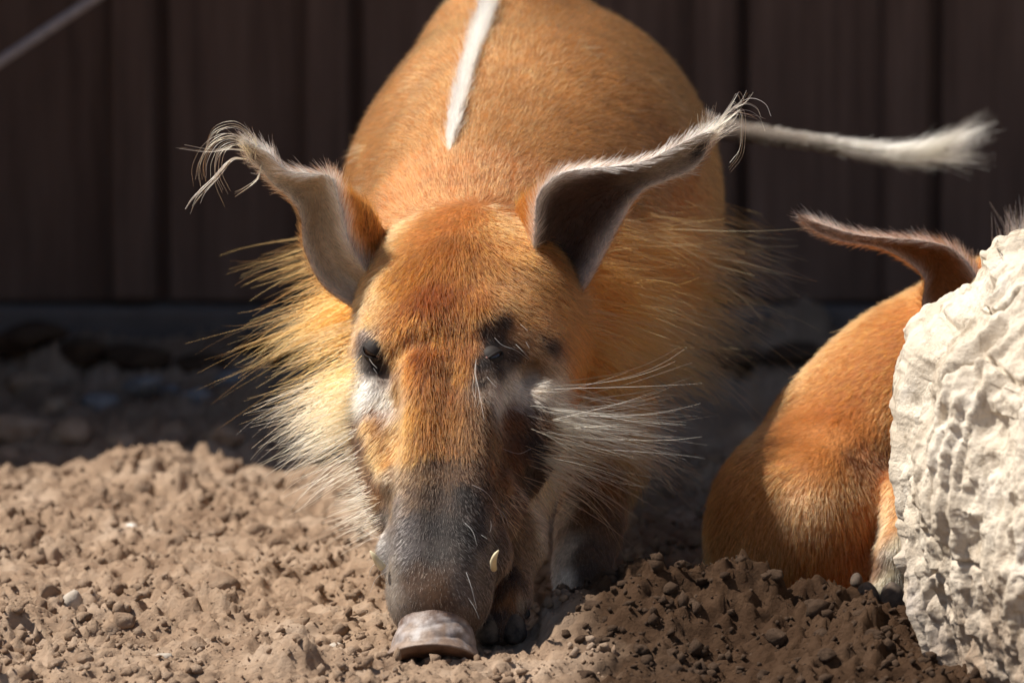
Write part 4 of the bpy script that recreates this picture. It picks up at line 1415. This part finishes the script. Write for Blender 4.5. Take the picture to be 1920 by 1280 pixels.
def nose_part():
    ax = (-ha + Vector((0, 0.10, -0.25))).normalized()
    sdv = hs
    nn = sdv.cross(ax).normalized()
    if nn.y > 0:
        nn = -nn
    cen = hp(0.085, 0, -0.037)
    st = []
    for k in range(46):
        s = k / 45.0
        st.append((s * 0.056, 0.0325 + 0.0065 * _sm((s - 0.35) / 0.55), 0.0285 + 0.0070 * _sm((s - 0.35) / 0.55)))
    rows, cols = [], []
    nu = 72
    prof = []
    for k, (z, rw, rd) in enumerate(st):
        s = k / 45.0
        g = 0.0
        fl = 0.0045 * max(0, (s - 0.80) / 0.20) ** 1.5
        prof.append((z, rw + g + fl, rd + g + fl, s))
    for j in range(1, 26):
        q = j / 25.0
        prof.append((0.056 + 0.0035 * math.sin(min(q * 5, 1) * math.pi / 2) - 0.004 * max(0, q - 0.3) ** 0.8, (0.0437) * (1 - q) + 0.0001, (0.0403) * (1 - q) + 0.0001, 1 + q))
    for (z, rw, rd, s) in prof:
        for i in range(nu):
            th = 2 * math.pi * i / nu
            w, d = math.cos(th) * rw, math.sin(th) * rd
            wob = 0
            if s < 1:
                sw = s + 0.05 * math.sin(2 * th + 1) + 0.035 * math.sin(5 * th + 2) + 0.06 * float(vnoise(np.array([w * 70, d * 70, s * 3]), 9))
                fold = abs(math.sin(sw * 10.5 + 0.6)) ** 0.5 - 0.8
                amp = (0.0011 + 0.0016 * (0.5 + 0.5 * float(vnoise(np.array([w * 45, d * 45, s * 4]), 19)))) * min(1, max(0, (s - 0.22) * 4)) * (1 - max(0, (s - 0.80) / 0.2))
                wob = amp * fold * (0.5 + 0.5 * max(0, math.sin(th)))
            zz = z + 0.0022 * math.cos(2 * th + 0.6) * (s if s < 1 else 1) * (1 if s <= 1 else max(0, 2 - s))
            c = None
            if s > 1:      # nostrils
                for sg in (-1, 1):
                    dn = math.hypot((w - sg * 0.0155) / 0.0075, (d - 0.002) / 0.0095)
                    if dn < 1:
                        zz -= 0.010 * (1 - dn ** 2)
            p = cen + ax * zz + sdv * (w + wob * math.cos(th)) + nn * (d + wob * math.sin(th))
            rows.append(p)
            dirt = 0.5 + 0.5 * vnoise(np.array([w * 160, d * 160, s * 5]), 5)
            if s <= 1:
                base = lin((158, 148, 144)) * (1.0 + 0.35 * min(0, wob / 0.001))
                f = max(0, min(1, (s - 0.95 + 0.55 * dirt) / 0.16)) * (0.45 + 0.55 * max(0, math.sin(th)))
                c = base * (1 - 0.8 * f) + lin((132, 106, 84)) * 0.8 * f
                nz = 0.5 + 0.5 * float(vnoise(np.array([w * 260, d * 260, s * 14]), 15))
                c = c * (0.72 + 0.5 * nz)
                f0 = min(1, max(0, (s + 0.30 * (dirt - 0.5) + 0.25 * (nz - 0.5) - 0.42) / 0.20))
                c = lin((112, 88, 74)) * (1 - f0) + c * f0
            else:
                c = lin((104, 78, 62)) * (0.7 + 0.5 * dirt)
            cols.append(c)
    nr = len(prof)
    idx = np.arange(nr * nu).reshape(nr, nu)
    nxt = np.roll(idx, -1, 1)
    F_ = np.stack([idx[:-1].ravel(), nxt[:-1].ravel(), nxt[1:].ravel(), idx[1:].ravel()], 1)
    Vn = np.array([p[:] for p in rows])
    c0 = Vn.mean(0)
    N_ = vert_normals(Vn, F_)
    if ((Vn - c0) * N_).sum() < 0:
        F_ = F_[:, ::-1]
    o = mesh_obj('nose_pad', Vn, F_, M_NOSE)
    set_color_attr(o.data, np.array(cols))
    o.parent = hog
    o.matrix_parent_inverse = hog.matrix_basis.inverted()
    o['label'] = 'bare grey-pink wrinkled nose pad dusted with soil'
    return Vn
nose_v = nose_part()

def child(o, parent):
    o.parent = parent
    o.matrix_parent_inverse = parent.matrix_basis.inverted()
    return o

# eyes: ball, heavy upper lid, lower lid
for sg, ec in ((-1, eyeL), (1, eyeR)):
    v, f = ico(4)
    rb = 0.0095
    out = (eye_n[sg] * 0.8 + hn * 0.25 + hs * sg * 0.25).normalized()
    c = Vector(ec) - eye_n[sg] * 0.0066
    ball = child(mesh_obj('eye', v * rb + A3(c), f, M_EYE), hog)
    # lids: shells open along a slanting slit
    slit = (hs * sg * 0.75 + ha * 0.65)
    slit = (slit - out * slit.dot(out)).normalized()
    upv = out.cross(slit)
    if upv.dot(ha) < 0:
        upv = -upv
    for nm, lo, hi in (('upper_eyelid', -0.16, 1.75), ('lower_eyelid', -1.75, -0.55)):
        rows = []
        nj, ni = 14, 26
        for j in range(nj):
            ph = lo + (hi - lo) * j / (nj - 1)
            for i in range(ni):
                th = -math.pi / 2 + math.pi * i / (ni - 1)
                ee = ph * (math.cos(th) ** 0.6 if abs(ph) < 1.0 else 1)
                q = slit * math.sin(th) + (out * math.cos(ee) + upv * math.sin(ee)) * math.cos(th)
                edge = 0.0008 if j in ((0,) if hi > 0 else (nj - 1,)) else 0
                rows.append(A3(c + q * (rb + 0.0013 + edge)))
        idx = np.arange(nj * ni).reshape(nj, ni)
        lf = np.stack([idx[:-1, :-1].ravel(), idx[:-1, 1:].ravel(), idx[1:, 1:].ravel(), idx[1:, :-1].ravel()], 1)
        lid = mesh_obj(nm, np.array(rows), lf, M_LID)
        sm = lid.modifiers.new('thick', 'SOLIDIFY')
        sm.thickness = 0.0012
        child(lid, ball)
    cc = c + slit * (-rb * 0.93) + out * 0.004
    child(mesh_obj('eye_corner', v[:, :] * 0.0022 + A3(cc), f, M_LIDPINK), ball)

# tusks
for st, rr in ((((926, 1066, 0.036), (925, 1052, 0.026), (929, 1040, 0.018), (935, 1031, 0.016)), (0.0030, 0.0030, 0.0021, 0.0006)),
               (((718, 1064, 0.046), (708, 1052, 0.044), (700, 1040, 0.043), (694, 1032, 0.043)), (0.0038, 0.0034, 0.0022, 0.0006))):
    cp = spline([A3(pt(*q)) for q in st], 14)
    v, f = tube_mesh([tuple(q) for q in cp], list(np.interp(np.linspace(0, 1, 14), np.linspace(0, 1, 4), rr)), 10)
    child(mesh_obj('tusk', np.array([q[:] for q in v]), f, M_TUSK), hog)

# hooves: two toes and two dew claws on each foot
def hoof(c, gz, parent):
    for sg in (-1, 1):
        for nm, s, off in (('hoof', (0.0115, 0.020, 0.018), (sg * 0.0115, -0.008, -0.004)), ('dew_claw', (0.006, 0.008, 0.009), (sg * 0.020, 0.016, 0.010))):
            v, f = ico(3)
            w = v.copy()
            w[:, 2] = np.where(w[:, 2] < 0, w[:, 2] * 0.55, w[:, 2])
            w[:, 1] = w[:, 1] * (1 - 0.25 * np.clip(w[:, 2], 0, 1)) - 0.2 * np.clip(-w[:, 2], 0, 1)
            w = w * np.array(s) * (1 + 0.05 * fbm(v * 4, 2, 3))[:, None]
            w = w + np.array([c[0] + off[0], c[1] + off[1], gz + 0.010 + off[2]])
            child(mesh_obj(nm, w, f, M_HOOF), parent)
for p in (legA[-1][0], legB[-1][0], Vector((-0.055, 1.12, 0)), Vector((0.115, 1.16, 0))):
    hoof((p.x, p.y), float(ground_base(p.x, p.y)), hog)

# ------------------------------------------------------------------ the second hog, resting behind the mound and the boulder
f2 = Field((0.10, 0.12, -0.08), (0.92, 0.95, 0.62), 0.0065)
for (px, py, Y, r3, k) in [
        (1478, 1010, 0.44, (0.078, 0.10, 0.105), 0.03),
        (1540, 1000, 0.42, (0.080, 0.09, 0.095), 0.02),
        (1530, 985, 0.395, (0.062, 0.07, 0.078), 0.008),
        (1590, 860, 0.52, (0.085, 0.12, 0.085), 0.035),
        (1705, 760, 0.55, (0.095, 0.12, 0.092), 0.04),
        (1810, 690, 0.56, (0.085, 0.11, 0.084), 0.04),
        (1890, 650, 0.54, (0.080, 0.10, 0.078), 0.04)]:
    f2.ell(pt(px, py, Y), r3, k=k)
f2.chain([(A3(pt(1915, 600, 0.52)), 0.062), (A3(pt(1985, 620, 0.50)), 0.062), (A3(pt(2090, 650, 0.46)), 0.048), (A3(pt(2170, 700, 0.43)), 0.034)], 0.03)   # head, turned away to the right
f2.chain([(A3(pt(1722, 930, 0.37)), 0.034), (A3(pt(1690, 1035, 0.315)), 0.020), (A3(pt(1654, 1122, 0.295)), 0.015)], 0.012)      # pale shank
f2.chain([(A3(pt(1880, 780, 0.52)), 0.060), (A3(pt(1880, 960, 0.48)), 0.036), (A3(pt(1872, 1100, 0.46)), 0.024)], 0.02)       # foreleg
f2.chain([(A3(pt(1960, 780, 0.58)), 0.055), (A3(pt(1965, 960, 0.56)), 0.034), (A3(pt(1960, 1080, 0.55)), 0.024)], 0.02)
V2, F2 = f2.mesh(2)
bvh2 = BVHTree.FromPolygons([tuple(v) for v in V2], [tuple(f) for f in F2])
pb_ = Paint(bvh2)
OR2, OR3 = (184, 114, 56), (174, 100, 44)
for q in [(1360, 1000, OR2, .016, -.3, 1, 2), (1420, 930, OR2, .016, -.4, 1, 2), (1500, 850, OR2, .015, -.5, .9, 2), (1600, 760, OR3, .015, -.7, .8, 2), (1700, 660, OR3, .015, -.8, .7, 2), (1780, 590, (200, 110, 44), .015, -.8, .6, 2),
          (1440, 1050, OR2, .016, 0, 1, 2), (1520, 1040, OR3, .018, .1, 1, 2), (1500, 960, (206, 138, 82), .016, 0, 1, 2), (1580, 980, (190, 112, 52), .018, .2, 1, 1.5), (1620, 1040, (150, 78, 34), .018, .2, 1, 1.2), (1560, 1100, (176, 98, 44), .018, .1, 1, 1.5),
          (1600, 862, (110, 62, 30), .012, -.3, 1, .7), (1560, 820, (206, 134, 76), .015, -.4, 1, 1.5), (1640, 860, (140, 76, 36), .014, 0, 1, 1.2), (1640, 780, (204, 128, 66), .015, -.5, .9, 1.5), (1400, 1080, (220, 150, 86), .016, 0, 1, 2),  # first dark mark paints shade into the haunch crease
          (1650, 1060, (70, 44, 28), .012, 0, 1, .8), (1672, 1090, (214, 196, 160), .014, -.2, 1, .7), (1690, 1030, (220, 200, 166), .014, -.1, 1, .7), (1655, 1125, (216, 202, 178), .012, -.2, 1, .7), (1665, 970, (200, 140, 84), .015, 0, 1, .8)]:  # first dark mark paints the shadow beside the pale shank
    pb_.mark(*q)
n2 = vert_normals(V2, F2)
for _ in range(60):
    i = rng.integers(len(V2))
    if V2[i, 0] < 0.42:
        continue
    t = np.array([-0.5, 0.3, -0.7])
    t = t - n2[i] * (t @ n2[i])
    pb_.add(V2[i], OR3 if V2[i, 2] > 0.10 else (90, 60, 40), .016, t / (np.linalg.norm(t) + 1e-9), 1.5)
c2, fl2, l2 = pb_.solve(V2)
fl2 = norm(fl2 - n2 * (fl2 * n2).sum(1, keepdims=True))
ear2 = ear_mesh([
    ((1790, 610, 0.46), (1850, 565, 0.45), (1855, 540, 0.52), 0.020),
    ((1735, 575, 0.45), (1826, 512, 0.44), (1826, 505, 0.51), 0.028),
    ((1735, 522, 0.445), (1790, 470, 0.435), (1790, 480, 0.50), 0.028),
    ((1698, 487, 0.44), (1740, 453, 0.43), (1740, 462, 0.48), 0.020),
    ((1644, 463, 0.435), (1680, 447, 0.43), (1680, 455, 0.46), 0.010),
    ((1575, 452, 0.43), (1610, 440, 0.43), (1608, 446, 0.45), 0.006),
    ((1530, 434, 0.43), (1552, 424, 0.43), (1550, 430, 0.445), 0.004)], (1496, 404, 0.43), back_off=0.0)
ce2 = ear_colours(ear2, (172, 108, 62), (230, 202, 184), (184, 112, 54), (190, 150, 124), (130, 96, 78))
hog2 = empty('river_hog', (0.42, 0.48, -0.03))
tag(hog2, 'orange hog resting half hidden behind the pale boulder, one long ear raised', 'hog')
o_, FF = 0, []
for vv, ff in zip((V2, ear2[0]), (F2, ear2[1])):
    FF.append(ff + o_)
    o_ += len(vv)
body2 = mesh_obj('body', np.vstack([V2, ear2[0]]), np.vstack(FF), M_HIDE)
set_color_attr(body2.data, np.vstack([c2, ce2]))
child(body2, hog2)
n = 110000
S = sample(V2, F2, n, np.where(V2[:, 0] > 0.5, 0.3, 1.0))
p, N, T, L, C = S(V2), norm(S(n2)), norm(S(fl2)), S(l2), S(c2)
P = grow(p, N, T, 0.72 * L * np.exp(rng.normal(size=n) * 0.2), R(18) + R(6) * rng.normal(size=n), 5, 0.55, 0, 0.12, 0.12, 0.008)
curves_obj('coat', P, 0.00018 + 0.00005 * rng.random(n), shade(C, n, 0.24), hog2)
_h1 = hog
hog = hog2
ear_fur('ear_fur', ear2, ce2, 5000)
hog = _h1
tuft = []
for _ in range(260):
    x, y = 1916 + rng.normal() * 16, 480 + rng.normal() * 10
    l = rng.uniform(40, 105)
    a = rng.normal() * 0.22
    tuft.append(lay(0.50 + rng.normal() * 0.012, (x, y), (x + a * l * .4, y - l * .5), (x + a * l, y - l)))
drawn('head_crest', tuft, hog2, [(236, 226, 200), (224, 208, 170), (240, 234, 220)], 0.00024, 1, 2, 7, 0.004)
for p in (pt(1872, 1100, 0.46), pt(1960, 1080, 0.55), pt(1648, 1138, 0.29)):
    hoof((p.x, p.y), float(ground_base(p.x, p.y)), hog2)
